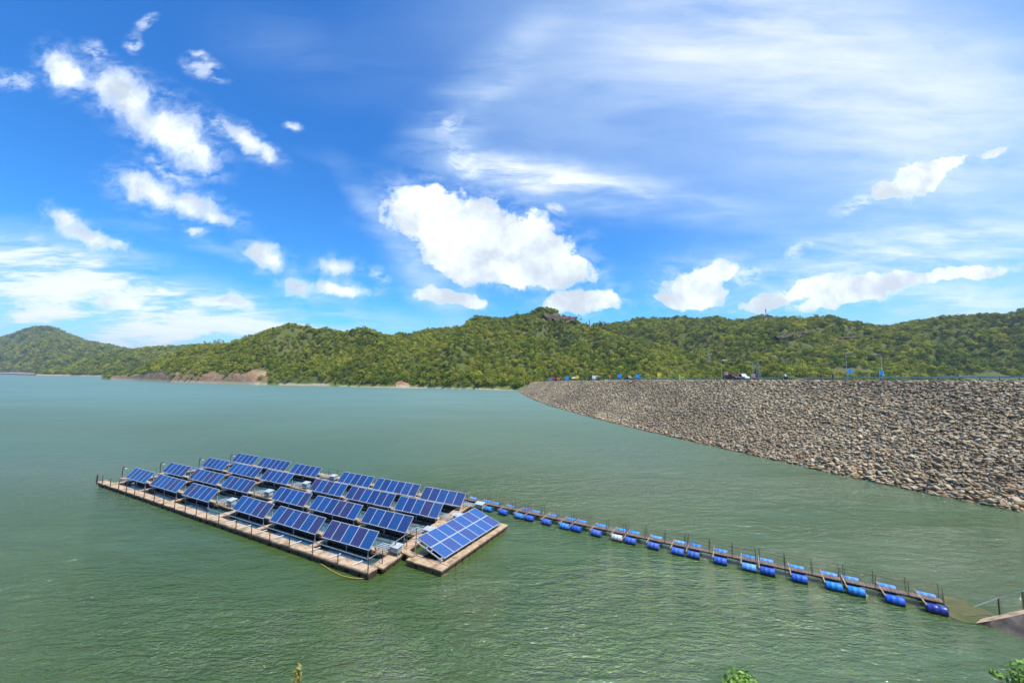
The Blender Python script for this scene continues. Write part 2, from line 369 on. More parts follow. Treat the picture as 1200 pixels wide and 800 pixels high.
# ------------------------------------------------------------------ trees
def leaf_mat(name, a, b, c_, instancer=True):
    m, t, out = new_mat(name)
    P = t.node('ShaderNodeNewGeometry').outputs['Position']
    oi = t.node('ShaderNodeObjectInfo').outputs['Random']
    big_ = t.noise(P, .012, 4, .6); mid = t.noise(P, .06, 3, .6)
    f = t.m('ADD', t.m('MULTIPLY', oi, .50), t.m('MULTIPLY', big_, .95)); f = t.m('ADD', f, t.m('MULTIPLY', mid, .28))
    base = t.ramp(f, [(.52, a), (.80, b), (1.0, c_)])
    hue = t.node('ShaderNodeHueSaturation', {'Hue': t.mapr(t.m('FRACT', t.m('MULTIPLY', oi, 7.13)), 0, 1, .485, .515, False), 'Value': t.mapr(t.m('FRACT', t.m('MULTIPLY', oi, 13.7)), 0, 1, .62, 1.38, False), 'Saturation': 1., 'Color': base}).outputs[0]
    d = t.node('ShaderNodeBsdfDiffuse', {'Color': hue}); tr = t.node('ShaderNodeBsdfTranslucent', {'Color': hue})
    mx = t.node('ShaderNodeMixShader', {0: .30, 1: d.outputs[0], 2: tr.outputs[0]}); t.l.new(mx.outputs[0], out.inputs[0]); return m
M_leaf = leaf_mat('foliage', (.085, .140, .020), (.215, .265, .034), (.38, .37, .050))
M_bark = pbr('bark', (.12, .085, .055), .9, bump=.02)

def crown_mesh(name, h, w, nclump, nleaf, leaf, seed, mat):
    r = np.random.default_rng(seed); V = []; 
    for k in range(nclump):
        a = r.random()*2*math.pi; zz = r.random(); rad = w*(.15 + .85*math.sqrt(r.random()))*math.sin(math.pi*(.18 + .72*zz))*.62
        c = np.array([math.cos(a)*rad, math.sin(a)*rad, h*(.30 + .62*zz)]); cr = w*(.20 + .16*r.random())
        d = r.normal(size=(nleaf, 3)); d /= np.linalg.norm(d, axis=1)[:,None]; d[:,2] *= .75
        pc = c + d*cr*(.55 + .5*r.random((nleaf,1)))
        nrm = d*1.0 + r.normal(size=(nleaf,3))*.55 + [0,0,.35]; nrm /= np.linalg.norm(nrm, axis=1)[:,None]
        t1 = np.cross(nrm, r.normal(size=(nleaf,3))); t1 /= np.linalg.norm(t1, axis=1)[:,None]; t2 = np.cross(nrm, t1)
        s = leaf*(.6 + .8*r.random((nleaf,1)))
        V.append(np.stack([pc-t1*s, pc-t2*s*.7, pc+t1*s, pc+t2*s*.7], 1))
    V = np.concatenate(V).reshape(-1, 3); Fc = np.arange(len(V)).reshape(-1, 4)
    return fast_mesh(name, V, Fc, mat)
def trunk_mb(h, w, seed):
    r = random.Random(seed); mb = MB(); top = Vector((r.uniform(-.3,.3), r.uniform(-.3,.3), h*.72))
    mid = Vector((r.uniform(-.2,.2), r.uniform(-.2,.2), h*.35))
    mb.tube([(0,0,-1.2), mid, top], [.18, .13, .05], 6)
    for k in range(4):
        a = r.uniform(0, 6.28); z = h*r.uniform(.3,.55); e = Vector((math.cos(a)*w*.32, math.sin(a)*w*.32, z + h*.2))
        mb.tube([mid.lerp(top, (z/h-.35)/.37 if z > h*.35 else 0), e], [.07, .03], 5)
    return mb
PROTO = bpy.data.collections.new('tree_shapes')        # shapes instanced by the woods (never linked itself)
specs = [(7.5,5.6,11,26,.42,1),(6.3,6.2,12,24,.42,2),(8.6,4.6,10,26,.40,3),(5.2,5.0,9,26,.40,4),(7.0,6.6,13,24,.46,5),(9.5,5.4,10,24,.44,6)]
crowns = []; trunks = []
for h_, w_, nc, nl, lf, sd in specs:
    cm = crown_mesh('crown', h_, w_, nc, nl, lf, sd, M_leaf); crowns.append(cm); trunks.append(trunk_mb(h_, w_, sd).mesh('trunk', M_bark))
    bm = bmesh.new(); bm.from_mesh(cm); n0 = len(bm.faces); bm.from_mesh(trunks[-1])
    me = bpy.data.meshes.new('wood_tree'); bm.faces.ensure_lookup_table()
    for k in range(n0, len(bm.faces)): bm.faces[k].material_index = 1
    bm.to_mesh(me); bm.free(); me.materials.append(M_leaf); me.materials.append(M_bark)
    PROTO.objects.link(bpy.data.objects.new('wood_tree', me))

def wood_nodes():
    ng = bpy.data.node_groups.new('scatter_wood', 'GeometryNodeTree')
    ng.interface.new_socket('Geometry', in_out='INPUT', socket_type='NodeSocketGeometry')
    ng.interface.new_socket('Geometry', in_out='OUTPUT', socket_type='NodeSocketGeometry')
    n, l = ng.nodes, ng.links
    gi = n.new('NodeGroupInput'); go = n.new('NodeGroupOutput'); ip = n.new('GeometryNodeInstanceOnPoints')
    ci = n.new('GeometryNodeCollectionInfo'); ci.inputs['Collection'].default_value = PROTO
    ci.inputs['Separate Children'].default_value = True; ci.inputs['Reset Children'].default_value = True
    def at_(nm, ty):
        a = n.new('GeometryNodeInputNamedAttribute'); a.data_type = ty; a.inputs['Name'].default_value = nm
        return next(o for o in a.outputs if o.enabled and o.name == 'Attribute')
    cx = n.new('ShaderNodeCombineXYZ'); l.new(at_('yaw', 'FLOAT'), cx.inputs[2])
    sx = n.new('ShaderNodeCombineXYZ'); sw = at_('wide', 'FLOAT'); l.new(sw, sx.inputs[0]); l.new(sw, sx.inputs[1]); l.new(at_('tall', 'FLOAT'), sx.inputs[2])
    l.new(gi.outputs[0], ip.inputs['Points']); l.new(ci.outputs[0], ip.inputs['Instance']); ip.inputs['Pick Instance'].default_value = True
    l.new(at_('pick', 'INT'), ip.inputs['Instance Index']); l.new(cx.outputs[0], ip.inputs['Rotation']); l.new(sx.outputs[0], ip.inputs['Scale'])
    l.new(ip.outputs[0], go.inputs[0]); return ng
NG = wood_nodes()
def scatter(points, wide, tall, name='forest'):
    me = bpy.data.meshes.new(name); n = len(points); me.vertices.add(n); me.vertices.foreach_set('co', points.astype(np.float32).ravel())
    for nm, ty, arr in (('yaw','FLOAT', rng.random(n)*6.28), ('wide','FLOAT', wide), ('tall','FLOAT', tall), ('pick','INT', rng.integers(0, len(specs), n))):
        a = me.attributes.new(nm, ty, 'POINT'); a.data.foreach_set('value', arr.astype(np.float32 if ty == 'FLOAT' else np.int32))
    o = bpy.data.objects.new(name, me); COL.objects.link(o); md = o.modifiers.new('scatter', 'NODES'); md.node_group = NG
    return tag(o, kind='stuff')
def forest(L, spacing, sc, tmin=.0, zmin=2.2, xr=None, thin=.0, rockholes=()):
    xa, xb = xr or (L.x0+2, L.x1-2)
    # area-weighted samples in (X, T)
    N = 700000; X = rng.uniform(xa, xb, N); T = rng.uniform(tmin, 1.04, N)
    rf = np.interp(X, L.foot[:,0], L.foot[:,1]); rr = np.interp(X, L.ridge[:,0], L.ridge[:,1]); yy = rf + (rr-rf)*T
    wgt = yy/F*(rr-rf); area = wgt.mean()*(xb-xa)*(1.04-tmin); n = int(min(N*.5, area/spacing**2))
    keep = rng.random(N) < wgt/wgt.max(); idx = np.nonzero(keep)[0][:n]; X, T = X[idx], T[idx]
    px_, yy, z = L.pos(X, T); rf = np.interp(X, L.foot[:,0], L.foot[:,1]); so_ = L.soilmask(X, T, yy, rf, z)
    ok = (z > zmin) & ((so_ < .3 + .25*rng.random(len(X))) | ((fbm(px_*.09, yy*.09, 3) > .30) & (z > 4)))
    gap = fbm(px_*.02, yy*.02, 3); ok &= ~((gap > .30) & (rng.random(len(X)) < thin))
    for (hx0, hx1, hy0, hy1) in rockholes:
        d = np.stack([px_, yy, z - H + 3], 1); xx = 600 + F*(d@RT)/(d@fw); y2 = 400 - F*(d@UP)/(d@fw)
        ok &= ~((xx > hx0) & (xx < hx1) & (y2 > hy0) & (y2 < hy1))
    P = np.stack([px_, yy, z-.3], 1)[ok]; n = len(P); s = sc*(.62 + .75*rng.random(n)**1.3); s *= 1 + .25*fbm(P[:,0]*.03, P[:,1]*.03, 2)
    return scatter(P, s*(.9+.3*rng.random(n)), s)
forest(LA, 3.15, .68, thin=.5); forest(LB, 3.3, .72, thin=.5, rockholes=[(634,676,366,376)])
forest(LC, 4.5, .90, tmin=.1, xr=(600,1680)); forest(LD, 3.6, .72, thin=.8, zmin=1.); forest(LM, 6.8, 1.35); forest(LL, 11.5, 2.1, xr=(-120,235))

# trees that stand clear of the woods, each its own thing
def tree(kind, x, y, z, s, label, group, pick=None, wide=1.):
    k = random.randrange(len(specs)) if pick is None else pick
    e = empty(kind, (x, y, z), random.uniform(0, 6.28), label, 'tree', group); e.scale = (s*wide, s*wide, s)
    for nm, me in (('crown', crowns[k]), ('trunk', trunks[k])):
        o = bpy.data.objects.new(nm, me); COL.objects.link(o); o.parent = e
    return e
for i in range(46):        # dark front row at the foot of the middle hill
    X = 345 + i*5.9 + random.uniform(-2, 2)
    L = LA if X < 470 else LB
    if 462 < X < 500: continue
    T = random.uniform(.035, .075) if L is LA else random.uniform(.03, .07)
    p = [float(np.ravel(q)[0]) for q in L.pos(np.array([X]), np.array([T]))]
    tree('shore_tree', p[0], p[1], max(p[2]-.3, .6), random.uniform(.75, 1.15), 'rounded tree in the front row along the grassy far shore', 'trees lining the far shore')
for X, s in [(222,1.0),(226,1.35),(231,1.1),(238,1.45),(243,1.2),(249,1.4),(254,1.5),(259,1.2),(213,.9)]:
    p = [float(np.ravel(q)[0]) for q in LA.pos(np.array([float(X)]), np.array([.98]))]
    tree('ridge_tree', p[0], p[1], p[2]-.2, s*1.05, 'tall thin tree standing up from the left skyline above the red bank', 'tall trees on the left skyline', pick=5, wide=.7)
for X in list(np.arange(605, 1200, 21)):
    L = LC if X > 700 else LB
    p = [float(np.ravel(q)[0]) for q in L.pos(np.array([X + random.uniform(-8, 8)]), np.array([1.0]))]
    if 630 < X < 680: continue
    tree('ridge_tree', p[0], p[1], p[2], random.uniform(1.1, 1.5), 'small tree breaking the forested skyline behind the dam', 'trees breaking the skyline', wide=.8)

# ------------------------------------------------------------------ rock
def rock_mat(name, pal, attr='tone'):
    m, t, out = new_mat(name)
    P = t.node('ShaderNodeNewGeometry').outputs['Position']
    a = t.node('ShaderNodeAttribute', attribute_name=attr).outputs['Fac'] if attr else t.node('ShaderNodeObjectInfo').outputs['Random']
    base = t.ramp(a, pal); n = t.noise(P, 2.6, 6, .65)
    base = t.mix(t.m('MULTIPLY', t.mapr(n, .4, .75), .35), base, (.11, .08, .05))
    # darker weathered belt half-way up, as staining of the stone itself
    belt = t.mapr(t.noise(t.mapping(P, sc=(.03, .03, .10)), 1., 4, .6), .42, .62)
    base = t.mix(t.m('MULTIPLY', belt, .42), base, (.16, .125, .085))
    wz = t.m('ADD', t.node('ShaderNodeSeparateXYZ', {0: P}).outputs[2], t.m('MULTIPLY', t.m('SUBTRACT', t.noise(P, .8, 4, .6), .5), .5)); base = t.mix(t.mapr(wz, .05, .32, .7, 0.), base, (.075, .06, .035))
    b = t.node('ShaderNodeBump', {'Height': t.noise(P, 7, 5, .6), 'Distance': .06})
    p = t.node('ShaderNodeBsdfPrincipled', {'Base Color': base, 'Roughness': .88, 'Specular IOR Level': .25, 'Normal': b.outputs[0]})
    t.l.new(p.outputs[0], out.inputs[0]); return m
PAL = [(0, (.20,.135,.075)), (.25, (.335,.24,.14)), (.5, (.455,.345,.21)), (.74, (.58,.46,.30)), (.88, (.50,.39,.22)), (.93, (.40,.23,.11)), (.97, (.60,.53,.43)), (1., (.66,.60,.50))]
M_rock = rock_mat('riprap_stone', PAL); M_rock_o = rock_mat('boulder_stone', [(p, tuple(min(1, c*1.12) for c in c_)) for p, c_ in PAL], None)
M_damcore = pbr('dam_fill', (.27,.20,.135), .95, bump=.3, bscale=1.2, scale=.5)
WL = np.array([(88,-14),(80.5,3),(73,18),(66,30.5),(61.5,38.5),(57.95,45.07),(54.65,50.82),(51.4,59.8),(47.0,73.2),(41.8,90.5),(36.3,108),(28.9,139),(20.3,182),(14.5,225),(10.6,270),(8.2,322),(6.5,350)])
# smooth resample by arc length
def resample(P, n):
    d = np.r_[0, np.cumsum(np.linalg.norm(np.diff(P, axis=0), axis=1))]; s = np.linspace(0, d[-1], n)
    Q = np.stack([np.interp(s, d, P[:,0]), np.interp(s, d, P[:,1])], 1)
    for _ in range(30): Q[1:-1] = .5*Q[1:-1] + .25*(Q[:-2] + Q[2:])
    return Q
WQ = resample(WL, 240); TN = np.gradient(WQ, axis=0); TN /= np.linalg.norm(TN, axis=1)[:,None]; NR = np.stack([TN[:,1], -TN[:,0]], 1)   # towards the crest
SL = 1.5
_cx = np.array([(631,447.6),(650,446.8),(720,445.4),(850,445.3),(1000,445.8),(1200,446.2),(1400,447)])
CZ = np.zeros(len(WQ))
for i in range(len(WQ)):
    z = 14.
    for _ in range(25):
        c = WQ[i] + NR[i]*z*SL; xpix = 600 + F*(c[0]/c[1]); y = np.interp(xpix, _cx[:,0], _cx[:,1]); z = .5*z + .5*(at(xpix, y, c[1])[2])
    CZ[i] = z
for _ in range(40): CZ[1:-1] = .5*CZ[1:-1] + .25*(CZ[:-2] + CZ[2:])
CR = WQ + NR*(CZ*SL)[:,None]
def dam_pt(f, h):   # f in 0..1 along, h 0..1 up the face
    i = np.clip(f, 0, 1)*(len(WQ)-1); i0 = np.minimum(i.astype(int), len(WQ)-2); a = (i-i0)[:,None]
    w = WQ[i0]*(1-a) + WQ[i0+1]*a; c = CR[i0]*(1-a) + CR[i0+1]*a; z = CZ[i0]*(1-a[:,0]) + CZ[i0+1]*a[:,0]
    return np.c_[w*(1-h)[:,None] + c*h[:,None], z*h]
dam = empty('rockfill_dam', (float(CR[60][0]), float(CR[60][1]), 0), 0, 'long grey rockfill dam curving from the right edge back to the hills', 'dam')
def in_dam(o): o.parent = dam; o.matrix_parent_inverse = Matrix.Translation(dam.location).inverted(); return o
mb = MB(); n = len(WQ); sec = []
for i in range(n):
    w, c, nr, z = WQ[i], CR[i], NR[i], CZ[i]
    sec.append([(w[0]-nr[0]*5, w[1]-nr[1]*5, -3.4), (c[0], c[1], z-.12), (c[0]+nr[0]*9.5, c[1]+nr[1]*9.5, z-.12), (c[0]+nr[0]*35, c[1]+nr[1]*35, -1.5)])
vs = [p for s_ in sec for p in s_]; fs = [(i*4+k, (i+1)*4+k, (i+1)*4+k+1, i*4+k+1) for i in range(n-1) for k in range(3)]
mb.add(vs, fs); in_dam(mb.build('embankment', M_damcore))
M_asph = pbr('asphalt', (.065,.065,.065), .85, bump=.01); M_conc = pbr('pale_concrete', (.42,.40,.36), .8, bump=.01, scale=1.)
def strip(o0, o1, z0, z1, name, mat, parent=None):
    V = []; Fc = []
    for i in range(n):
        for (o_, z_) in ((o0, z1), (o1, z1), (o1, z0), (o0, z0)): V.append((CR[i][0]+NR[i][0]*o_, CR[i][1]+NR[i][1]*o_, CZ[i]+z_))
    for i in range(n-1):
        for k in range(4): Fc.append((i*4+k, i*4+(k+1)%4, (i+1)*4+(k+1)%4, (i+1)*4+k))
    return MB().add(V, Fc).build(name, mat, parent)
tag(strip(1.2, 8.8, -.118, .02, 'road', M_asph), kind='structure')
in_dam(strip(.55, 1.19, -.115, .16, 'kerb', M_conc)); in_dam(strip(8.81, 9.3, -.115, .16, 'kerb', M_conc))
# painted edge line
M_paint = pbr('road_paint', (.75,.75,.72), .6, var=.2)
tag(strip(1.5, 1.65, .021, .026, 'road_marking', M_paint), kind='structure')

def ico(sub):
    bm = bmesh.new(); bmesh.ops.create_icosphere(bm, subdivisions=sub, radius=1); bm.verts.ensure_lookup_table()
    V = np.array([v_.co[:] for v_ in bm.verts]); Fc = np.array([[q.index for q in f.verts] for f in bm.faces]); bm.free(); return V, Fc
def rock_shapes(sub, n, seed):
    V, Fc = ico(sub); r = np.random.default_rng(seed); out = []
    for k in range(n):
        P = V*(1 + .16*r.normal(size=(len(V),1)).clip(-1.5,1.5))
        for _ in range(10):      # planar breaks
            d = r.normal(size=3); d /= np.linalg.norm(d); c = .40 + .34*r.random(); q = P@d; P = P - np.outer(np.maximum(q-c, 0), d)
        P *= [1.15, .62 + .35*r.random(), .34 + .26*r.random()]; out.append(P)
    return out, Fc
def rot_mats(n, tilt, r):
    a = r.random(n)*2*np.pi; bx = r.normal(size=n)*tilt; by = r.normal(size=n)*tilt
    ca, sa, cb, sb, cc, sc_ = np.cos(a), np.sin(a), np.cos(bx), np.sin(bx), np.cos(by), np.sin(by); Z = np.zeros(n); O = np.ones(n)
    Rz = np.stack([ca,-sa,Z, sa,ca,Z, Z,Z,O], 1).reshape(-1,3,3); Rx = np.stack([O,Z,Z, Z,cb,-sb, Z,sb,cb], 1).reshape(-1,3,3); Ry = np.stack([cc,Z,sc_, Z,O,Z, -sc_,Z,cc], 1).reshape(-1,3,3)
    return Rz@Rx@Ry
def rocks_mesh(pos, size, sub, seed):
    shapes, Fc = rock_shapes(sub, 14, seed); r = np.random.default_rng(seed+1); n_ = len(pos); k = r.integers(0, 14, n_); A = np.array(shapes)[k]
    M_ = rot_mats(n_, .36, r); V = np.einsum('nij,nkj->nki', M_, A*size[:,None,None]) + pos[:,None,:]; nv = A.shape[1]
    FF = (Fc[None] + (np.arange(n_)*nv)[:,None,None]).reshape(-1,3); tone = np.clip(r.beta(2.2, 2.4, n_) + (r.random(n_) < .07)*.35, 0, 1)
    return V.reshape(-1,3), FF, np.repeat(np.clip(tone + .28*np.clip(1.6-pos[:,2], 0, 1), 0, .93 + .07*(tone > .93)), len(Fc))
segl = np.linalg.norm(np.diff(WQ, axis=0), axis=1).mean()*(len(WQ)-1)
def scatter_rocks(f0, f1, N, s0, s1, sub, seed, name='riprap'):
    r = np.random.default_rng(seed); f = r.uniform(f0, f1, N); h = r.uniform(-.10, 1.005, N); P = dam_pt(f, h); sz = s0 + (s1-s0)*r.random(N)**2.4
    low = np.clip(1 - np.abs(h)/.13, 0, 1); sz = sz*(1 + .28*low); P[:,2] += r.uniform(-.12, .16, N)*sz/.5 - .02
    P[:,2] = np.where(h > .985, np.minimum(P[:,2], dam_pt(f, h)[:,2] - .1), P[:,2])
    V, FF, tone = rocks_mesh(P, sz, sub, seed); return V, FF, tone
iY = lambda Y: float(np.interp(Y, WQ[:,1], np.linspace(0, 1, len(WQ))))
parts = [scatter_rocks(0, iY(75), 62000, .12, .48, 2, 21), scatter_rocks(iY(75), iY(140), 42000, .16, .55, 2, 22), scatter_rocks(iY(140), 1, 42000, .28, .72, 1, 23)]
Vs = []; Fs = []; Ts = []; b_ = 0
for V, FF, tn in parts: Vs.append(V); Fs.append(FF+b_); Ts.append(tn); b_ += len(V)
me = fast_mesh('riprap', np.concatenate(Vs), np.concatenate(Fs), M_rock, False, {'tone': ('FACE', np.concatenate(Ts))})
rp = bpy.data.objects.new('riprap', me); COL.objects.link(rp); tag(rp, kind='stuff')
# the largest-looking boulders, by the water at the near end, as single stones
shp, Fc_ = rock_shapes(2, 12, 77); bmesh_ = []
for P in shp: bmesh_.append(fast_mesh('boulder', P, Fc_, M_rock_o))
r = np.random.default_rng(99)
f = r.uniform(iY(44), iY(66), 300); h = np.where(r.random(300) < .55, r.uniform(-.02, .12, 300), r.uniform(.1, .8, 300)); P = dam_pt(f, h)
for i in range(300):
    o = bpy.data.objects.new('boulder', bmesh_[i % 12]); COL.objects.link(o); s_ = r.uniform(.36, .62)*(1 if h[i] < .12 else .9)
    o.location = (P[i][0], P[i][1], P[i][2] + .18); o.scale = (s_, s_, s_); o.rotation_euler = (r.normal()*.3, r.normal()*.3, r.uniform(0, 6.28))
    low_ = h[i] < .12
    tag(o, 'pale angular boulder at the waterline of the near dam slope' if low_ else 'angular boulder lying on the near end of the dam slope', 'boulder', 'boulders along the dam waterline' if low_ else 'boulders on the dam slope')

# rock outcrops on the hills
M_cliff = rock_mat('cliff_rock', [(0, (.05,.038,.03)), (.5, (.10,.07,.05)), (1, (.20,.10,.055))])
def hill_depth(L, x, y):
    T = np.linspace(.05, 1, 400); px_, yy, z = L.pos(np.full(400, float(x)), T); d = np.stack([px_, yy, z-H], 1); y2 = 400 - F*(d@UP)/(d@fw)
    k = np.nonzero(y2 < y)[0]; return float(yy[k[0]] if len(k) else yy[-1])
def cliff(xa, ya, xb, yb, hpx, Y, label, rough=1.):
    """a broken rock face between two picture columns at depth Y"""
    A = at(xa, ya, Y); B = at(xb, yb, Y + 6); hh = hpx*Y/F; nx = 46; nz = 12; V = []
    for j in range(nz+1):
        for i in range(nx+1):
            a = i/nx; top = A*(1-a) + B*a; en = math.sin(math.pi*min(1, max(0, a)))**.55*(.85 + .6*mnoise.noise((a*7, 7.7, Y)))
            z = top[2] + (mnoise.noise((i*.35, 3.1, Y))*1.6)*en - hh*en*(j/nz); fold = mnoise.fractal((top[0]*.10, z*.14, Y*.7), 1., 2., 5)*3.2*rough
            V.append((top[0], top[1] - fold - (j/nz)*hh*.35, z))
    for i in range(nx+1): a = i/nx; top = A*(1-a) + B*a; V.append((top[0], top[1]+18, top[2]-1.5))
    Fq = [(j*(nx+1)+i+1, j*(nx+1)+i, (j+1)*(nx+1)+i, (j+1)*(nx+1)+i+1) for j in range(nz) for i in range(nx)]
    k = (nz+1)*(nx+1); Fq += [(i, i+1, k+i+1, k+i) for i in range(nx)]
    me = fast_mesh('rock_cliff', np.array(V), np.array(Fq), M_cliff, False, {'tone': ('FACE', np.random.default_rng(int(xa)).random(len(Fq)))})
    o = bpy.data.objects.new('rock_cliff', me); COL.objects.link(o); return tag(o, label, 'cliff')
cliff(636, 367.5, 677, 371.5, 8.5, hill_depth(LB, 650, 373)-9, 'reddish brown rock cliff capping the central hill')
for X in (634,641,647,655,660,668,675,681):
    Yc = hill_depth(LB, 650, 373) - 5; p = at(X, 369.5 + max(0, X-655)*.22, Yc); tree('ridge_tree', p[0], p[1], p[2]-1.5, random.uniform(.55,.8), 'small tree growing over the rock cliff on the central hill', 'trees on the cliff top')
cliff(908, 394, 948, 387, 6, hill_depth(LC, 928, 396)-8, 'dark rock band high on the right hill, left one of two')
cliff(962, 399.5, 1002, 393, 5, hill_depth(LC, 982, 401)-8, 'dark rock band high on the right hill, right one of two')

# ------------------------------------------------------------------ materials of built things
M_deck = pbr('weathered_deck', (.52,.36,.215), .85, col2=(.25,.17,.10), thr=(.42,.68), scale=1.6, bump=.01, bscale=12)
M_deckedge = pbr('deck_edge', (.16,.115,.08), .9, col2=(.07,.05,.038), scale=2.2)
M_float = pbr('dark_float', (.035,.03,.025), .8, col2=(.10,.06,.035), scale=1.5)
M_post = pbr('rusty_post', (.075,.045,.032), .7, scale=8)
M_rail = pbr('galvanised_rail', (.42,.45,.45), .45, metal=.6, scale=4)
M_alu = pbr('aluminium_frame', (.58,.60,.62), .45, metal=.4, scale=3, var=.15)
M_white = pbr('white_paint', (.72,.72,.70), .5, scale=3, var=.2)
M_grey = pbr('grey_cabinet', (.40,.45,.44), .5, scale=2, var=.3)
M_barrel = pbr('blue_plastic', (.003,.075,.45), .5, scale=2.5, col2=(.004,.10,.52), spec=.3)
M_barrel2 = pbr('light_blue_plastic', (.008,.19,.62), .5, scale=2.5, col2=(.012,.24,.66), spec=.3)
M_barrelw = pbr('faded_white_plastic', (.52,.53,.50), .5, scale=3)
M_barreld = pbr('navy_plastic', (.012,.035,.30), .35, scale=3)
M_redwood = pbr('reddish_planks', (.20,.14,.105), .85, col2=(.12,.085,.065), scale=2.5)
M_rope = pbr('yellow_rope', (.42,.30,.08), .8)
def panel_mat(name, ca, cb):
    m, t, out = new_mat(name)
    co_ = t.node('ShaderNodeTexCoord').outputs['Object']; sp = t.node('ShaderNodeSeparateXYZ', {0: co_})
    def line(s_, n_, w_): fr = t.m('FRACT', t.m('MULTIPLY', s_, n_)); return t.m('MAXIMUM', t.m('LESS_THAN', fr, w_), t.m('GREATER_THAN', fr, 1-w_))
    ln = t.m('MAXIMUM', line(sp.outputs[0], 6., .045), line(sp.outputs[1], 6.4, .045))
    cell = t.node('ShaderNodeTexVoronoi', {'Vector': co_, 'Scale': 14.}, feature='F1').outputs['Color']
    cs = t.node('ShaderNodeSeparateColor', {0: cell}).outputs[0]
    base = t.mix(cs, ca, cb); base = t.mix(t.m('MULTIPLY', ln, .35), base, (.30,.36,.50))
    p = t.node('ShaderNodeBsdfPrincipled', {'Base Color': base, 'Roughness': .12, 'Specular IOR Level': .45, 'Coat Weight': .3, 'Coat Roughness': .03})
    t.l.new(p.outputs[0], out.inputs[0]); return m
M_cell = [panel_mat('blue_cells', (.002,.048,.19), (.003,.064,.235)), panel_mat('violet_cells', (.017,.023,.095), (.026,.032,.12)), panel_mat('navy_cells', (.004,.030,.14), (.006,.040,.17))]

# ------------------------------------------------------------------ solar tables
PW, PL = 1.11, 1.50
def panel_meshes():
    out = []
    for k in range(3):
        mb = MB(); mb.box((0,0,0), (PW-.07, PL-.05, .03), mi=0)
        for sy in (-1, 1): mb.box((0, sy*(PL/2-.0175), .004), (PW-.004, .05, .045), mi=1)
        for sx in (-1, 1): mb.box((sx*(PW/2-.019), 0, .004), (.034, PL-.086, .045), mi=1)
        out.append(mb.mesh('panel', [M_cell[k], M_alu]))
    return out
PM = panel_meshes()
ordn = ['', 'first', 'second', 'third', 'fourth', 'fifth', 'sixth', 'seventh', 'eighth', 'ninth', 'tenth']
rowname = {1: 'front row', 2: 'second row', 3: 'third row', 4: 'rearmost row'}
ROWA = R_(-27.0)
TB = {(1,0):((145.5,559.5),(170,566.2)),(1,1):((174,567.5),(207,577.5)),(1,2):((212.5,579.5),(244,588.2)),(1,3):((272,595.5),(309.5,607.8)),(1,4):((315.5,609.5),(369.5,626.8)),(1,5):((377.2,629),(431.5,645.5)),
(2,0):((189.5,552.5),(214,558.5)),(2,1):((219.5,560.5),(252.5,568.5)),(2,2):((257.5,570),(290,577.8)),(2,3):((319,584),(355,593.8)),(2,4):((361.8,596),(415,609)),(2,5):((422.9,611.7),(474.4,624.6)),
(3,0):((236,546),(260,551.5)),(3,1):((265,553),(298,560)),(3,2):((303.5,561),(336.5,568)),(3,3):((362.5,573.5),(399,581.5)),(3,4):((404.2,583.5),(456.2,594)),(3,5):((462.5,597),(510.4,607.9)),
(4,0):((270.5,541),(294.5,544.5)),(4,1):((300.5,545.5),(334.5,551.8)),(4,2):((338.8,553),(368.5,560)),(4,3):((396.5,564.5),(430.5,570.8)),(4,4):((438.5,571.7),(484.4,582)),(4,5):((492.7,584),(538.5,595))}
NP = [5,6,5,5,6,5]; tint_pat = {(1,0):'01010',(1,1):'100110',(1,2):'11020',(1,3):'00011',(1,4):'010101',(1,5):'11010',(2,0):'20221',(2,1):'102110',(2,2):'01021',(2,3):'02001',(2,4):'002110',(2,5):'20202',(3,3):'10100',(3,4):'210222',(3,5):'02010'}
TPOS = {}
def solar_table(rc, center, rz, n, hb, tilt, pat):
    """center: ground point under the middle of the lower edge"""
    r_, c_ = rc
    lab = f'tilted table of {"six" if n == 6 else "five"} solar panels, {ordn[c_+1]} from left in the {rowname[r_]}'
    root = empty('solar_table', (center[0], center[1], 0), rz, lab, 'solar panel table', 'rows of solar tables on the big raft')
    ct, st = math.cos(tilt), math.sin(tilt); Lh = n*PW/2; DK = .5
    for k in range(n):
        o = bpy.data.objects.new('panel', PM[int(pat[k])]); COL.objects.link(o); o.parent = root
        x = -Lh + PW*(k+.5); o.location = (x, ct*PL/2, hb + st*PL/2); o.rotation_euler = (tilt, 0, 0)
    fr = MB(); off = Vector((0, st, -ct))*.055
    P_ = lambda x, s_: Vector((x, ct*s_, hb + st*s_)) + off
    for s_ in (.25, PL-.25): fr.bar(P_(-Lh+.05, s_), P_(Lh-.05, s_), .06, .05)
    for x in (-Lh+.35, -Lh/3, Lh/3, Lh-.35): fr.bar(P_(x, .04)+off*.9, P_(x, PL-.04)+off*.9, .05, .05)
    fr.build('frame', M_alu, root)
    for x in (-Lh+.35, 0, Lh-.35):
        a = P_(x, .2)+off*1.5; b = P_(x, PL-.2)+off*1.5
        MB().tube([(x, a.y, DK-.14), a], .035, 6).build('leg', M_alu, root)
        lg = MB(); lg.tube([(x, b.y+.1, DK-.14), b], .035, 6); lg.tube([(x, b.y+.1, DK-.1), (x, (a.y+b.y)/2, (a.z+b.z)/2)], .02, 5); lg.build('leg', M_alu, root)
    # bearers carrying the legs over the open cell
    br = MB()
    for yy_ in (.15, ct*PL-.1): br.box((0, yy_, DK-.20), (2*Lh+.3, .12, .12))
    br.build('bearer', M_deckedge, root)
    return root
for (rr_, cc_), (bl, br) in TB.items():
    a = g(*bl, 1.0); b = g(*br, 1.0); m = (a+b)/2; TPOS[(rr_, cc_)] = m
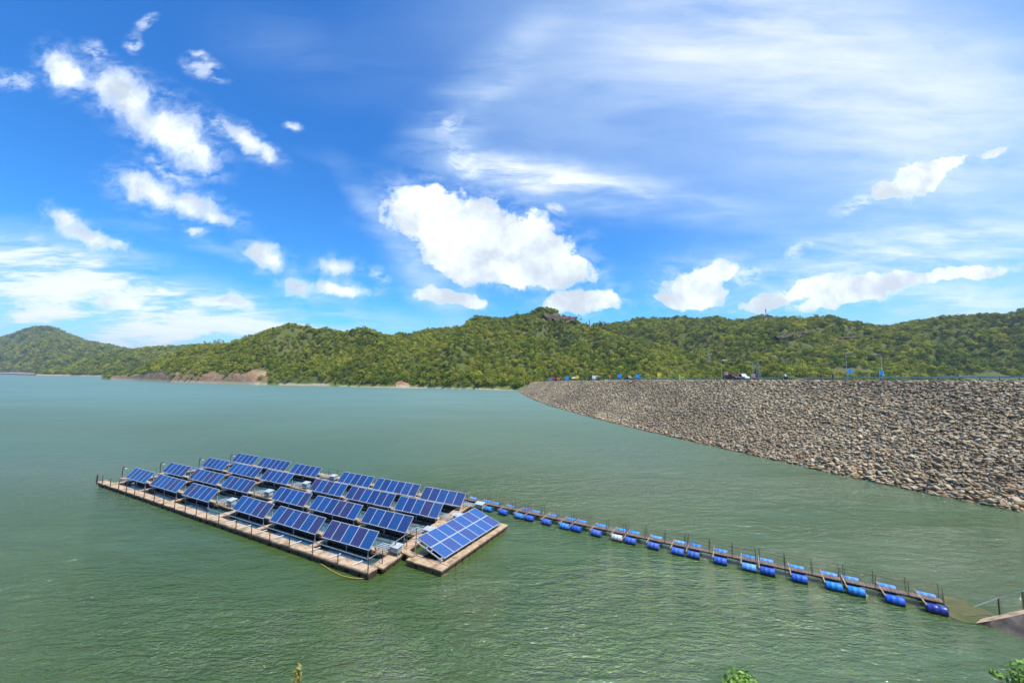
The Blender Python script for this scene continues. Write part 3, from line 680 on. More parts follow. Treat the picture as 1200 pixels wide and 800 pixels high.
# regularise: fit each row to a straight line, equalise columns a little
for r0 in range(1, 5):
    X = np.array([TPOS[(r0, c)][0] for c in range(6)]); Y = np.array([TPOS[(r0, c)][1] for c in range(6)]); k = np.polyfit(X, Y, 1)
    for c in range(6): TPOS[(r0, c)] = np.array([X[c], .35*Y[c] + .65*np.polyval(k, X[c]), 0])
tr = random.Random(3)
for rc, p in TPOS.items():
    n_ = NP[rc[1]]; pat = tint_pat.get(rc) or ''.join(tr.choice('22200') for _ in range(n_))
    solar_table(rc, p, ROWA + R_(tr.uniform(-.8, .8)), n_, 1.0, R_(46.5 + tr.uniform(-1, 1)), pat)

# ------------------------------------------------------------------ main raft
Q00, Q10, Q11, Q01 = [g(*p, .5)[:2] for p in ((119.5,563.5), (437,668.5), (548,590), (268,533))]
def rq(u_, v_): return (Q00*(1-u_)*(1-v_) + Q10*u_*(1-v_) + Q11*u_*v_ + Q01*(1-u_)*v_)
raft = empty('floating_raft', (float(Q10[0]), float(Q10[1]), 0), 0, 'large tan floating raft of crossing walkways carrying the rows of solar tables', 'raft')
def in_raft(o): o.parent = raft; o.matrix_parent_inverse = Matrix.Translation(raft.location).inverted(); return o
def plank_strip(A, B, w, z=.5, th=.10, name='walkway', par=in_raft, over=0.0, mat=None, seg=1.15, flt=True):
    """walkway from A to B made of short deck boards with slight unevenness, dark edge beam and floats below"""
    A = Vector((A[0], A[1], 0)); B = Vector((B[0], B[1], 0)); d = (B-A); L = d.length; d.normalize(); sd = Vector((-d.y, d.x, 0)); n_ = max(1, round(L/seg)); rz = math.atan2(d.y, d.x)
    mb = MB()
    for k in range(n_):
        c = A + d*(L*(k+.5)/n_); dz_ = random.uniform(-.018, .018)
        mb.box((c.x, c.y, z-th/2+dz_), (L/n_-.025, w+random.uniform(-.05,.05), th), rz + random.uniform(-.006,.006))
    o = mb.build(name, mat or M_deck); par(o)
    e = MB(); c = A + d*L/2
    for s_ in (-1, 1): e.box((c.x+sd.x*s_*(w/2-.10), c.y+sd.y*s_*(w/2-.10), z-th-.085), (L-.02, .10, .15), rz)
    par(e.build('edge_beam', M_deckedge))
    if flt:
        k = 0.45
        while k < L-.3:
            ln = random.uniform(.8, 1.25); c = A + d*(k + ln/2)
            fb = MB(); fb.box((c.x, c.y, .10), (min(ln, L-k), w*.84, .44), rz); par(fb.build('float', M_float)) if name == 'never' else FL.append(fb)
            k += ln + random.uniform(.12, .5)
    return o
FL = []
rows_v = []
uv0 = Q10 - Q00; UL = np.linalg.norm(uv0)
plank_strip(rq(-.003,0), rq(1,0), .92)
def along(p0, d, t_): return (p0[0]+d[0]*t_, p0[1]+d[1]*t_)
ex = np.array([math.cos(ROWA), math.sin(ROWA)]); ey = np.array([-ex[1], ex[0]])
# walkway behind/under the raised edge of each row of tables
for r0 in range(1, 5):
    a = TPOS[(r0,0)][:2] - ex*3.2 + ey*1.35; b = TPOS[(r0,5)][:2] + ey*1.35
    # extend to the right-hand walkway
    d = ex; A0, B0 = Q10, Q11; den = d[0]*(B0-A0)[1] - d[1]*(B0-A0)[0]; tt = ((A0-b)[0]*(B0-A0)[1] - (A0-b)[1]*(B0-A0)[0])/den
    plank_strip(a, b + d*(tt-.4), .66, z=.47)
A_, B_ = rq(1,0), rq(1,1.0); dR = (B_-A_)/np.linalg.norm(B_-A_)
plank_strip(A_ + dR*.55 - ex*.1, B_, 1.1, z=.49)
# left side: separate short spurs only; cross walkways between columns
colsx = [(-.5,0)] + [(c, c+1) for c in range(5)]
def colline(c):   # ground line passing left of column c
    pts = []
    for r0 in range(1, 5):
        p = TPOS[(r0, c)][:2]; off_ = NP[c]*PW/2 + (.35 if c not in (3,) else .75); pts.append(p - ex*off_)
    return pts
for c in range(6):
    pts = colline(c); p1 = pts[0]; p4 = pts[3]; d = (p1-p4); d /= np.linalg.norm(d)
    den = d[0]*uv0[1] - d[1]*uv0[0]; tt = ((Q00-p1)[0]*uv0[1] - (Q00-p1)[1]*uv0[0])/den
    plank_strip(p1 + d*(tt-.55), p4 - d*1.6, .48 if c != 3 else .9, z=.45)
fb = MB()
for q in FL: fb.add(q.v, q.f)
in_raft(fb.build('float', M_float))
# calm water sheltered inside the cells
cw = MB(); cw.add([(*rq(.01,.03), .012), (*rq(.985,.03), .012), (*rq(.985,.97), .012), (*rq(.03,.97), .012)], [(0,1,2,3)])
tag(cw.build('sheltered_water', M_calm), kind='structure')
# posts and rails
def post(p, h=1.0, r_=.035, par=in_raft, z=.25, mat=None): return par(MB().tube([(p[0],p[1],z),(p[0],p[1],.5+h)], r_, 6).build('post', mat or M_post))
nv_ = (uv0/UL); nout = np.array([nv_[1], -nv_[0]])
us = [0.0,.035,.085,.135,.18,.225,.275,.325,.37,.42,.465,.51,.55,.595,.655,.705,.76,.815,.875,.935,1.0]
for k, u_ in enumerate(us): post(rq(u_,0) + nout*.47, 1.05 if u_ > .02 else .9, .04 if u_ > .02 else .09)
rl = MB(); pr = [rq(u_,0) + nout*.47 for u_ in us if u_ > .54]; pr = [Vector((p[0], p[1], 1.5)) for p in pr]
rq1 = Vector((*(rq(1,0) + nout*.47), 1.5)); rt_ = [rq1 + Vector((dR[0], dR[1], 0))*k for k in (0, 1.6, 3.2, 4.8, 6.2)]
rl.tube(pr, .032, 6); rl.tube(rt_, .032, 6); in_raft(rl.build('handrail', M_rail))
for p in rt_[1:]: post((p.x, p.y), 1.0)
for k in range(9):   # white outrigger bars lying across the walkway
    u_ = .56 + k*.05; p = rq(u_, 0); q = p - nout*.6 + nv_*.25; p = p + nout*.25
    in_raft(MB().bar((p[0],p[1],.56), (q[0],q[1],.60), .07, .05).build('bar', M_white))
for r0, pxl in ((1,(143,551)),(2,(187.5,545.5)),(3,(233,540)),(4,(270,535))):     # bent pipe davits at the left ends of the rows
    p = g(pxl[0], pxl[1]+8, .5)[:2]; o = empty('bent_pipe', (p[0], p[1], .4), ROWA, f'bent metal pipe stand at the left end of the {rowname[r0]} of panels', 'pipe stand')
    MB().tube([(0,0,-.1),(0,0,1.35),(.12,0,1.5),(.75,.1,1.5)], .045, 6).build('pipe', M_post, o); MB().box((.62,.1,1.36), (.26,.2,.16)).build('bracket', M_white, o)
    MB().box((.35, 0, -.02), (1.3, .5, .12)).build('base', M_deck, o)
# back railing of the raft, thin posts
bk = MB(); prev = None
for k in range(17):
    p = rq(.42 + .58*k/16, 1.0); post(p, 1.0, .028)
    if prev is not None:
        for z in (.95, 1.45): bk.tube([(*prev, z), (*p, z)], .015, 4)
    prev = p
in_raft(bk.build('handrail', M_post))
plank_strip(rq(.40,1.0), rq(1.0,1.0), .8, z=.46)

# equipment on the row walkways
M_lid = pbr('cabinet_lid', (.50,.53,.50), .5, scale=2, var=.3)
def cabinet(p, rz, label, k):
    o = empty('inverter_cabinet', (p[0], p[1], .5), rz, label, 'electrical cabinet', 'grey cabinets at the ends of the panel rows'); o.scale = (.78, .78, .72)
    MB().box((0,0,.62), (1.1,.6,.55)).build('body', M_grey, o)
    l = MB(); l.add([(-.65,-.42,.90),(.65,-.42,.90),(.65,.42,1.08),(-.65,.42,1.08),(-.65,-.42,.94),(.65,-.42,.94),(.65,.42,1.12),(-.65,.42,1.12)], [(0,3,2,1),(4,5,6,7),(0,1,5,4),(1,2,6,5),(2,3,7,6),(3,0,4,7)]); l.build('lid', M_lid, o)
    for sx in (-1, 1):
        MB().bar((sx*.6, -.4, -.03), (sx*.48, -.05, .9), .06).build('leg', M_rail, o); MB().bar((sx*.6, .4, -.03), (sx*.48, .05, .9), .06).build('leg', M_rail, o)
    return o
def rack(p, rz, label):
    o = empty('cable_rack', (p[0], p[1], .5), rz, label, 'rack', 'white racks beside the panel rows'); mb = MB()
    for k in range(4): mb.bar((-.9, -.4+.27*k, .32), (.7, -.4+.27*k, .32), .09, .05)
    mb.build('slats', M_lid, o)
    f_ = MB(); f_.bar((-.8,-.5,.26),(-.8,.55,.26),.06); f_.bar((.6,-.5,.26),(.6,.55,.26),.06)
    for x in (-.8,.6):
        for y in (-.45,.5): f_.bar((x,y,-.03),(x,y,.24),.05)
    f_.build('frame', M_rail, o); return o
for r0 in range(1, 5):
    for c in (2, 5):
        p = TPOS[(r0, c)][:2] + ex*(NP[c]*PW/2) + ey*1.35; w = 'in the middle gap of' if c == 2 else 'at the right end of'
        if c == 5 or r0 in (1, 2, 3, 4):
            cabinet(p + ex*(1.55 if c == 5 else 1.95), ROWA, f'grey cabinet with slanted lid {w} the {rowname[r0]}', r0)
            rack(p + ex*.45 + ey*.15, ROWA + .05, f'white slatted rack {w} the {rowname[r0]}')
# yellow rope drifting at the front edge
rp_ = [g(x, y, .04) for x, y in ((367,653),(376,660),(388,668),(400,674),(414,677),(428,677.5),(436,675))]
tag(MB().tube([tuple(p) for p in rp_], .035, 5).build('mooring_rope', M_rope, smooth=True), 'yellow rope floating along the front corner of the raft', 'rope')

# ------------------------------------------------------------------ separate pontoon with the big table
PA, PB, PC = [g(*p, .5)[:2] for p in ((475,655.5), (517.5,668.5), (595.5,614.5))]
exP = (PC-PB)/np.linalg.norm(PC-PB); w_ = PA-PB; eyP = np.array([-exP[1], exP[0]]); WP = float(w_@eyP)*.99; LP = float(np.linalg.norm(PC-PB)); rzP = math.atan2(exP[1], exP[0])
pon = empty('pontoon', (float(PB[0]), float(PB[1]), 0), rzP, 'smaller tan pontoon carrying the big double solar table at the raft\'s right end', 'pontoon')
def boards(x0, x1, y0, y1, n_, axis):
    mb = MB()
    for k in range(n_):
        if axis == 0: a = x0+(x1-x0)*k/n_; b = x0+(x1-x0)*(k+1)/n_; c = ((a+b)/2, (y0+y1)/2); s_ = (b-a-.03, y1-y0)
        else: a = y0+(y1-y0)*k/n_; b = y0+(y1-y0)*(k+1)/n_; c = ((x0+x1)/2, (a+b)/2); s_ = (x1-x0, b-a-.03)
        mb.box((c[0], c[1], .45+random.uniform(-.012,.012)), (s_[0], s_[1], .10))
    return mb
boards(0, LP, 0, .95, 12, 0).build('walkway', M_deck, pon); boards(0, LP, WP-.75, WP, 12, 0).build('walkway', M_deck, pon)
boards(0, 1.0, .97, WP-.77, 3, 1).build('walkway', M_deck, pon); boards(LP-.9, LP, .97, WP-.77, 3, 1).build('walkway', M_deck, pon)
eb = MB(); eb.box((LP/2, .06, .33), (LP-.02,.1,.13)); eb.box((LP/2, WP-.06, .33), (LP-.02,.1,.13)); eb.box((.06, WP/2, .33), (.1,WP-.24,.13)); eb.box((LP-.06, WP/2, .33), (.1,WP-.24,.13)); eb.build('edge_beam', M_float, pon)
M_blk = pbr('concrete_float', (.27,.17,.10), .9, col2=(.13,.09,.055), scale=2.)
fl = MB(); k = .1
while k < LP-.3:
    for y in (.5, WP-.4): fl.box((min(k+.42, LP-.5), y, .08), (.78, .78, .38))
    k += .92
for y in (1.35, 2.1): fl.box((.5, y, .08), (.8,.68,.38)); fl.box((LP-.5, y, .08), (.8,.68,.38))
fl.build('float', M_blk, pon)
tag(MB().add([(.95,.95,.014),(LP-.9,.95,.014),(LP-.9,WP-.75,.014),(.95,WP-.75,.014)], [(0,1,2,3)]).build('sheltered_water', M_calm), kind='structure').matrix_world = Matrix.Translation((float(PB[0]), float(PB[1]), 0)) @ Matrix.Rotation(rzP, 4, 'Z')
BTL, BTR, BRT, BBT = g(487.5,630.4,1.75), g(556.2,595.4,1.75), g(586.5,612.3,.85), g(521.9,653.3,.85)
Xd = Vector(((BTR-BTL) + (BRT-BBT))/2); Lb = Xd.length; Xd.normalize(); Yd0 = Vector(((BTL-BBT) + (BTR-BRT))/2); Yd = (Yd0 - Xd*Yd0.dot(Xd)); Wb = Yd.length; Yd.normalize(); Zd = Xd.cross(Yd)
Cb = Vector((BTL+BTR+BRT+BBT)/4)
bt = empty('solar_table', (Cb.x, Cb.y, .5), math.atan2(Xd.y, Xd.x), 'big double-row solar table of fourteen panels alone on the small pontoon', 'solar panel table')
MW = Matrix.Translation((0,0,Cb.z-.5)) @ Matrix.Rotation(math.atan2(Yd.z, math.hypot(Yd.x, Yd.y)), 4, 'X')
pw, pl = Lb/7, Wb/2; big_m = []
M_cell_l = [panel_mat('pale_blue_cells', (.012,.072,.25), (.016,.094,.30)), panel_mat('pale_violet_cells', (.025,.056,.21), (.03,.068,.24))]
for k in range(2):
    mb = MB(); mb.box((0,0,0), (pw-.07, pl-.05, .03), mi=0)
    for sy in (-1, 1): mb.box((0, sy*(pl/2-.0175), .004), (pw-.004, .055, .045), mi=1)
    for sx in (-1, 1): mb.box((sx*(pw/2-.019), 0, .004), (.034, pl-.092, .045), mi=1)
    big_m.append(mb.mesh('panel', [M_cell_l[k], M_alu]))
for j in range(2):
    for k in range(7):
        o = bpy.data.objects.new('panel', big_m[(k+j*3) % 5 % 2]); COL.objects.link(o); o.parent = bt
        o.matrix_local = MW @ Matrix.Translation((-Lb/2 + pw*(k+.5), -Wb/2 + pl*(j+.5) + (.015 if j else -.015), 0))
fr = MB()
for y in (-Wb/2+.2, -.25, .25, Wb/2-.2): fr.bar(MW @ Vector((-Lb/2-.25, y, -.07)), MW @ Vector((Lb/2+.1, y, -.07)), .07, .06)
for k in range(5): x = -Lb/2-.2 + (Lb+.2)*k/4; fr.bar(MW @ Vector((x, -Wb/2, -.145)), MW @ Vector((x, Wb/2, -.145)), .07, .07)
fr.build('frame', M_alu, bt)
for k in range(5):
    x = -Lb/2-.2 + (Lb+.2)*k/4
    for y in (-Wb/2+.15, Wb/2-.15):
        a = MW @ Vector((x, y, -.18)); MB().tube([(a.x, a.y, 0), a], .05, 8).build('leg', M_rail, bt)
# small gangplank between raft and pontoon
gp0 = rq(1,.22); gp1 = (PA+PB)/2*.15 + PA*.85
o = empty('gangplank', (float(gp0[0]), float(gp0[1]), .5), 0, 'short plank bridging the gap between the raft and the small pontoon', 'gangplank')
d = PA + exP*.8 - gp0 ; MB().box((0,0,0), (float(np.linalg.norm(d))+.6, .6, .06)).build('board', M_deck, o); o.location = (float(gp0[0]+d[0]/2), float(gp0[1]+d[1]/2), .56); o.rotation_euler = (0,0,math.atan2(d[1],d[0]))

# ------------------------------------------------------------------ footbridge on barrels
def grime_shade(m, z0, z1, colr):  # waterline grime and painted shade on the lower half, plus random tint
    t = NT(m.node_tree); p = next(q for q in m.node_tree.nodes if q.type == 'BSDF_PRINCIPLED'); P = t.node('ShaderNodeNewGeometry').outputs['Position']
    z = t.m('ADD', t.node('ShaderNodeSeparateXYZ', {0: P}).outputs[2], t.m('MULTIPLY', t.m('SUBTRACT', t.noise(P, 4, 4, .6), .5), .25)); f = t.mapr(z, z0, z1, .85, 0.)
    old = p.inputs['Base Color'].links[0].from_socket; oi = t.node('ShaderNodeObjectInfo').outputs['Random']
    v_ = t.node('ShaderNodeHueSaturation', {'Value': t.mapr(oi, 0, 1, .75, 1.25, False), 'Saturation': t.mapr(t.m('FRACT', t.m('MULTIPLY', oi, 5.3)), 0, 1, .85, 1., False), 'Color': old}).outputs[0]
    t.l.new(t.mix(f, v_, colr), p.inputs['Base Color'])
for m_ in (M_barrel, M_barrel2, M_barrelw, M_barreld): grime_shade(m_, .06, .26, (.015,.028,.06))
def barrel_mesh(mats):
    mb = MB(); r0 = .29; prof = [(-.47,.20),(-.47,.26),(-.45,.285),(-.40,.29),(-.17,.29),(-.155,.305),(-.14,.29),(.14,.29),(.155,.305),(.17,.29),(.40,.29),(.45,.285),(.47,.26),(.47,.20)]
    mb.tube([(x, 0, 0) for x, _ in prof], [q for _, q in prof], 18); return mb.mesh('barrel', mats, False)
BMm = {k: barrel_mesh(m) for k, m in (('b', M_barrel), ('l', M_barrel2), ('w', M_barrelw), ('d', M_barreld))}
for me in BMm.values(): me.polygons.foreach_set('use_smooth', [True]*len(me.polygons))
bdir = np.array([math.cos(R_(-30.8)), math.sin(R_(-30.8))]); bperp = np.array([-bdir[1], bdir[0]])
N0 = g(1101.6, 714.4, .25)[:2]; F0 = g(1091, 699.4, .25)[:2]
LB_ = 5.13; NB = 8; halfw = .84
P_end = N0 + bdir*.45 + bperp*halfw        # centreline at the shore end
SW = {'near': 'bbb', 'far': 'lll'}
for s_ in range(NB):
    c0 = P_end - bdir*LB_*(s_+1); c0 = np.array([c0[0], c0[1]])
    # gentle sag of the chain as in the photograph
    root = empty('footbridge_section', (c0[0], c0[1], 0), R_(-30.8), f'footbridge section on blue barrels, {ordn[s_+1]} from the concrete ramp', 'footbridge', 'sections of the barrel footbridge')
    dk = MB(); n_ = 24
    for k in range(n_): dk.box((.06 + (LB_-.12)*(k+.5)/n_, 0, .50+random.uniform(-.006,.006)), ((LB_-.12)/n_-.02, .62, .04))
    dk.build('deck', M_redwood, root)
    st_ = MB()
    for y in (-.26,.26): st_.bar((.03,y,.44),(LB_-.03,y,.44),.05,.07)
    st_.build('stringer', M_post, root)
    for x in (.6, 2.565, 4.53):
        for sd, ml in ((-1,'near'), (1,'far')):
            mk = 'b' if sd < 0 else 'l'
            if sd < 0 and s_ == 4 and x > 4: mk = 'w'
            if sd < 0 and s_ == 0 and x > 4: mk = 'd'
            if sd > 0 and s_ == 6 and x > 4: mk = 'b'
            if random.random() < .2 and mk == 'b': mk = 'l'
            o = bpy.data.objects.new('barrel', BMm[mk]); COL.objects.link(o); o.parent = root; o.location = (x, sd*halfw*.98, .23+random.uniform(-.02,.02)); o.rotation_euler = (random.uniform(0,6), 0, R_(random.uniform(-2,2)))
        MB().bar((x-.52, -1.16, .51), (x-.52, 1.16, .51), .06, .05).build('cross_bar', M_deck, root)
        MB().bar((x+.5, -1.0, .485), (x+.5, 1.0, .485), .05, .04).build('cross_bar', M_post, root)
    for x in (.12, 1.75, 3.4, 5.0):
        for y in (-.33,.33): MB().tube([(x,y,.40),(x,y,1.45)], .018, 6).build('post', M_post, root)
    hr = MB()
    for y in (-.33,.33):
        for z in (.80, 1.10, 1.40): hr.tube([(.1,y,z),(1.75,y,z-.03),(3.4,y,z-.03),(5.02,y,z)], .013, 4)
    hr.build('handrail', M_redwood, root)
# loose short floats where the bridge meets the raft
e0 = P_end - bdir*LB_*NB
lb = empty('footbridge_section', (float(e0[0]-bdir[0]*2.6), float(e0[1]-bdir[1]*2.6), 0), R_(-30.8), 'short last footbridge piece tucked behind the rear corner of the solar raft', 'footbridge', 'sections of the barrel footbridge')
MB().box((1.3,0,.5), (2.5,.62,.05)).build('deck', M_redwood, lb)
for x, y, mk in ((.4,.82,'l'),(2.1,.82,'l'),(.6,-.75,'l'),(2.0,-.8,'b')):
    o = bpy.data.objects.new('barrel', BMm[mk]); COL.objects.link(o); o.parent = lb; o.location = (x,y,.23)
for x in (.1,1.2,2.4):
    for y in (-.33,.33): MB().tube([(x,y,.4),(x,y,1.45)], .022, 6).build('post', M_post, lb)

# ------------------------------------------------------------------ concrete ramp at the right
M_wet = pbr('wet_slab', (.13,.115,.05), .6, col2=(.075,.095,.03), scale=1.2, spec=.15, bump=.03, bscale=3)
M_cs = pbr('shaded_concrete', (.10,.082,.066), .85, col2=(.05,.043,.037), scale=1.3, bump=.02)  # dark tone paints the side wall's shade into its concrete
ramp = empty('boat_ramp', (29.0, 25.0, 0), 0, 'concrete ramp slipping under the water at the end of the footbridge', 'ramp')
def in_ramp(o): o.parent = ramp; o.matrix_parent_inverse = Matrix.Translation(ramp.location).inverted(); return o
poly = [g(x, y, .03) for x, y in ((1106,697),(1128,702),(1150,712),(1166,720),(1160,726),(1144,730),(1130,728.5),(1114,723),(1108,712))]
n_ = len(poly); V = [tuple(p) for p in poly] + [(p[0], p[1], -.5) for p in poly]
in_ramp(MB().add(V, [tuple(range(n_))] + [(i, (i+1)%n_, n_+(i+1)%n_, n_+i) for i in range(n_)]).build('submerged_slab', M_wet))
tp = [g(1143,730,.05), g(1160,727,.28), g(1180,723,.55), g(1200,718.5,.85)]; dd = (tp[3]-tp[2]); tp.append(tp[3]+dd*2.2)
fr_ = [g(1150,724.5,.05), g(1168,720.5,.28), g(1183,717.5,.55), g(1200,713.5,.85)]; fr_.append(fr_[3]+dd*2.2)
bt_ = [g(1143.5,731,-.02), g(1162,739,-.02), g(1181,747,-.02), g(1200,756,-.02)]; bt_.append(bt_[3] + (bt_[3]-bt_[2])*2.5)
V = [tuple(p) for p in tp+fr_] + [(p[0],p[1],-.4) for p in fr_]; in_ramp(MB().add(V, [(i,i+1,i+6,i+5) for i in range(4)] + [(i+5,i+6,i+11,i+10) for i in range(4)]).build('walkway', M_deck))
V = [tuple(p) for p in tp] + [(p[0],p[1],-.4) for p in bt_]; in_ramp(MB().add(V, [(i+5,i+6,i+1,i) for i in range(4)]).build('side_wall', M_cs))
rl = [g(1141,710.5,1.15)]; pb = g(1171.5,719,.3); rl0 = [g(1141,710.5,.75), (pb[0],pb[1],1.25), (fr_[3][0],fr_[3][1],1.9), (fr_[4][0],fr_[4][1],3.0)]
hr = MB().tube([tuple(p) for p in rl0], .02, 6); in_ramp(hr.build('handrail', M_rail))
for p, z in ((pb, 1.25), (fr_[3], 1.9)): in_ramp(MB().tube([(p[0],p[1],.1),(p[0],p[1],z)], .04, 6).build('post', M_post))

# ------------------------------------------------------------------ near bank under the camera (joins the dam at the right, outside the frame)
SHL = np.array([(-400,14.5),(-120,14.5),(-40,15),(0,15.3),(18,15.3),(30,18.3),(36,23),(46,27),(60,30),(72,24)])
def bank_h(X, Y):
    best = np.full(X.shape, 1e9); sgn = np.ones(X.shape)
    for i in range(len(SHL)-1):
        a, b = SHL[i], SHL[i+1]; ab = b-a; tt = np.clip(((X-a[0])*ab[0] + (Y-a[1])*ab[1])/(ab@ab), 0, 1); ddx = X-(a[0]+tt*ab[0]); ddy = Y-(a[1]+tt*ab[1]); d = np.hypot(ddx, ddy)
        sg = np.where(ab[0]*(Y-a[1]) - ab[1]*(X-a[0]) < 0, 1, -1); up = d < best; best = np.where(up, d, best); sgn = np.where(up, sg, sgn)
    return np.minimum(best*sgn*.98 - .4, 13.3) + fbm(X*.5, Y*.5, 3)*.12
xs = np.linspace(-260, 110, 240); ys = np.linspace(-60, 36, 130); X, Y = np.meshgrid(xs, ys); Z = np.maximum(bank_h(X, Y), -2.5)
V = np.stack([X.ravel(), Y.ravel(), Z.ravel()], 1); nx = len(xs); i = np.arange(len(ys)-1)[:,None]*nx + np.arange(nx-1)[None]
M_bank = pbr('bank_soil', (.09,.10,.03), .95, col2=(.16,.115,.06), scale=.5, bump=.1, bscale=3)
o = bpy.data.objects.new('ground', fast_mesh('ground', V, np.stack([i,i+1,i+1+nx,i+nx], -1).reshape(-1,4), M_bank, True)); COL.objects.link(o); tag(o, kind='structure')

# plants poking up into the bottom of the picture
M_l1 = pbr('bright_leaves', (.20,.36,.03), .6, col2=(.10,.22,.02), scale=9); M_l2 = pbr('yellow_leaves', (.36,.30,.04), .6, col2=(.13,.17,.03), scale=9)
def shrub(px_, py_, Yd_, rad, nleaf, leaf, mat, name, label, cat, spread=1., tall=1.):
    tip = at(px_, py_, Yd_); gz = float(bank_h(np.array([tip[0]]), np.array([tip[1]]))[0]); o = empty(name, (tip[0], tip[1], gz), 0, label, cat)
    hh = tip[2]-gz; r = np.random.default_rng(int(px_)); stm = MB()
    for k in range(6):
        a = r.random()*6.28; q = Vector((math.cos(a)*rad*.7*spread, math.sin(a)*rad*.7*spread, hh*(.75+.2*r.random()))); stm.tube([(0,0,-.2), q*.5, q], [.035,.025,.01], 5)
    stm.build('stem', M_bark, o)
    d = r.normal(size=(nleaf,3)); d /= np.linalg.norm(d, axis=1)[:,None]; rr2 = r.random((nleaf,1))**.4; pc = d*rr2*[rad*spread, rad*spread, rad*tall] + [0,0,hh-rad*tall]
    cl = np.round(pc/(rad*.35))*(rad*.35); pc = pc*.55 + cl*.45
    nrm = d + r.normal(size=(nleaf,3))*.6 + [0,0,.5]; nrm /= np.linalg.norm(nrm, axis=1)[:,None]; t1 = np.cross(nrm, r.normal(size=(nleaf,3))); t1 /= np.linalg.norm(t1, axis=1)[:,None]; t2 = np.cross(nrm, t1)
    s = leaf*(.6+.8*r.random((nleaf,1))); V = np.stack([pc-t1*s, pc-t2*s*.4, pc+t1*s, pc+t2*s*.4], 1).reshape(-1,3)
    me = fast_mesh('foliage', V, np.arange(len(V)).reshape(-1,4), mat); q = bpy.data.objects.new('foliage', me); COL.objects.link(q); q.parent = o; return o
shrub(349.5, 775, 9, .16, 260, .045, M_l2, 'flowering_plant', 'yellowish plant tip rising into the bottom edge of the picture', 'plant', .55, 2.6)
shrub(870, 789, 9, .36, 500, .06, M_l1, 'leafy_shrub', 'bright green leafy tip at the bottom edge right of centre', 'plant', 1.1, .8)
shrub(1203, 774, 12, .55, 900, .07, M_l1, 'leafy_shrub', 'bright green bush in the bottom right corner', 'plant', .8, 1.2)
shrub(1168, 786, 11, .13, 70, .05, M_l1, 'leafy_shrub', 'small green sprig left of the corner bush', 'plant', 1.2, .6)

# ------------------------------------------------------------------ on the dam crest

def crest(xpix, off=3.):
    """point on the road in picture column xpix, off metres in from the crest edge"""
    P = CR + NR*off; q = np.c_[P, CZ] - [0,0,H]; xx = 600 + F*(q@RT)/(q@fw); k = np.argsort(xx); 
    return np.array([np.interp(xpix, xx[k], P[k,0]), np.interp(xpix, xx[k], P[k,1]), np.interp(xpix, xx[k], CZ[k]) + .02])
n = len(WQ)
def crest_dir(xpix):
    a = crest(xpix-3); b = crest(xpix+3); d = b-a; return math.atan2(d[1], d[0])
# guardrail: far side and near side, steel beam on posts
gr = empty('guardrail', (float(CR[40][0]), float(CR[40][1]), float(CZ[40])), 0, 'long low grey guardrail along the road on top of the dam', 'guardrail')
def in_gr(o): o.parent = gr; o.matrix_parent_inverse = Matrix.Translation(gr.location).inverted(); return o
in_gr(strip(9.0, 9.06, .50, .78, 'beam', M_lid))
pm = MB()
for i in range(0, n, 2):
    for o_ in (9.10,): p = CR[i] + NR[i]*o_; pm.box((p[0], p[1], CZ[i]+.35), (.12,.12,.8), math.atan2(TN[i][1], TN[i][0]))
o = in_gr(pm.build('posts', M_post)); o['kind'] = 'stuff'
F_blue = pbr('blue_cloth', (.01,.30,.78), .7); F_yel = pbr('yellow_cloth', (.80,.60,.03), .7); F_red = pbr('red_cloth', (.62,.03,.03), .7); F_wh = pbr('white_cloth', (.78,.78,.78), .7); F_nav = pbr('navy_cloth', (.02,.03,.22), .7); F_gr = pbr('lime_cloth', (.45,.62,.08), .7); F_or = pbr('orange_cloth', (.75,.18,.04), .7); F_dark = pbr('dark_cloth', (.03,.03,.035), .8)
M_skin = pbr('skin', (.35,.20,.13), .6); M_tyre = pbr('tyre', (.02,.02,.02), .8); M_glassd = pbr('dark_glass', (.02,.025,.03), .08); M_redp = pbr('red_car_paint', (.45,.02,.02), .25); M_dkp = pbr('maroon_car_paint', (.10,.025,.025), .3); M_blk2 = pbr('black_paint', (.03,.03,.03), .4)
def flag(x, ytop, w, h, mats, label, group=None, polecol=None, off=1.0):
    p = crest(x, off); zt = at(x, ytop, p[1])[2]; o = empty('flag', (p[0], p[1], p[2]), 0, label, 'flag', group)
    MB().tube([(0,0,-.1),(0,0,zt-p[2]+.15)], .035, 6).build('pole', polecol or M_rail, o)
    hz_ = zt-p[2]; mb = MB(); nx_ = 8; nm = len(mats); rows = {1:[0,1], 3:[0,.35,.65,1], 5:[0,.17,.33,.67,.83,1]}[nm]
    for j in range(nm):
        V = []
        for s_ in (0, .02):
            for i in range(nx_+1):
                for q in (rows[j], rows[j+1]): a = i/nx_; V.append((a*w, math.sin(a*7 + x)*.10*a + s_, hz_ - q*h - .08*a*math.sin(a*3)))
        k = 2*(nx_+1); Fq = [(2*i, 2*i+2, 2*i+3, 2*i+1) for i in range(nx_)] + [(k+2*i+1, k+2*i+3, k+2*i+2, k+2*i) for i in range(nx_)]
        mb.add(V, Fq, j)
    mb.build('cloth', mats, o); return o
thai = [F_red, F_wh, F_nav, F_wh, F_red]; GB = 'flags along the dam crest'
flag(994.5, 432.3, 1.0, .8, [F_blue], 'square blue flag under the left of the two tall street lamps', GB); flag(1031, 434, 1.0, .8, [F_blue], 'square blue flag under the rightmost street lamp', GB)
flag(723.5, 438.2, 1.7, 1.3, [F_blue], 'small blue flag on the dam crest, left of the two beside the yellow one', GB); flag(745.5, 438.6, 1.6, 1.3, [F_blue], 'small blue flag on the dam crest just left of the yellow flag', GB)
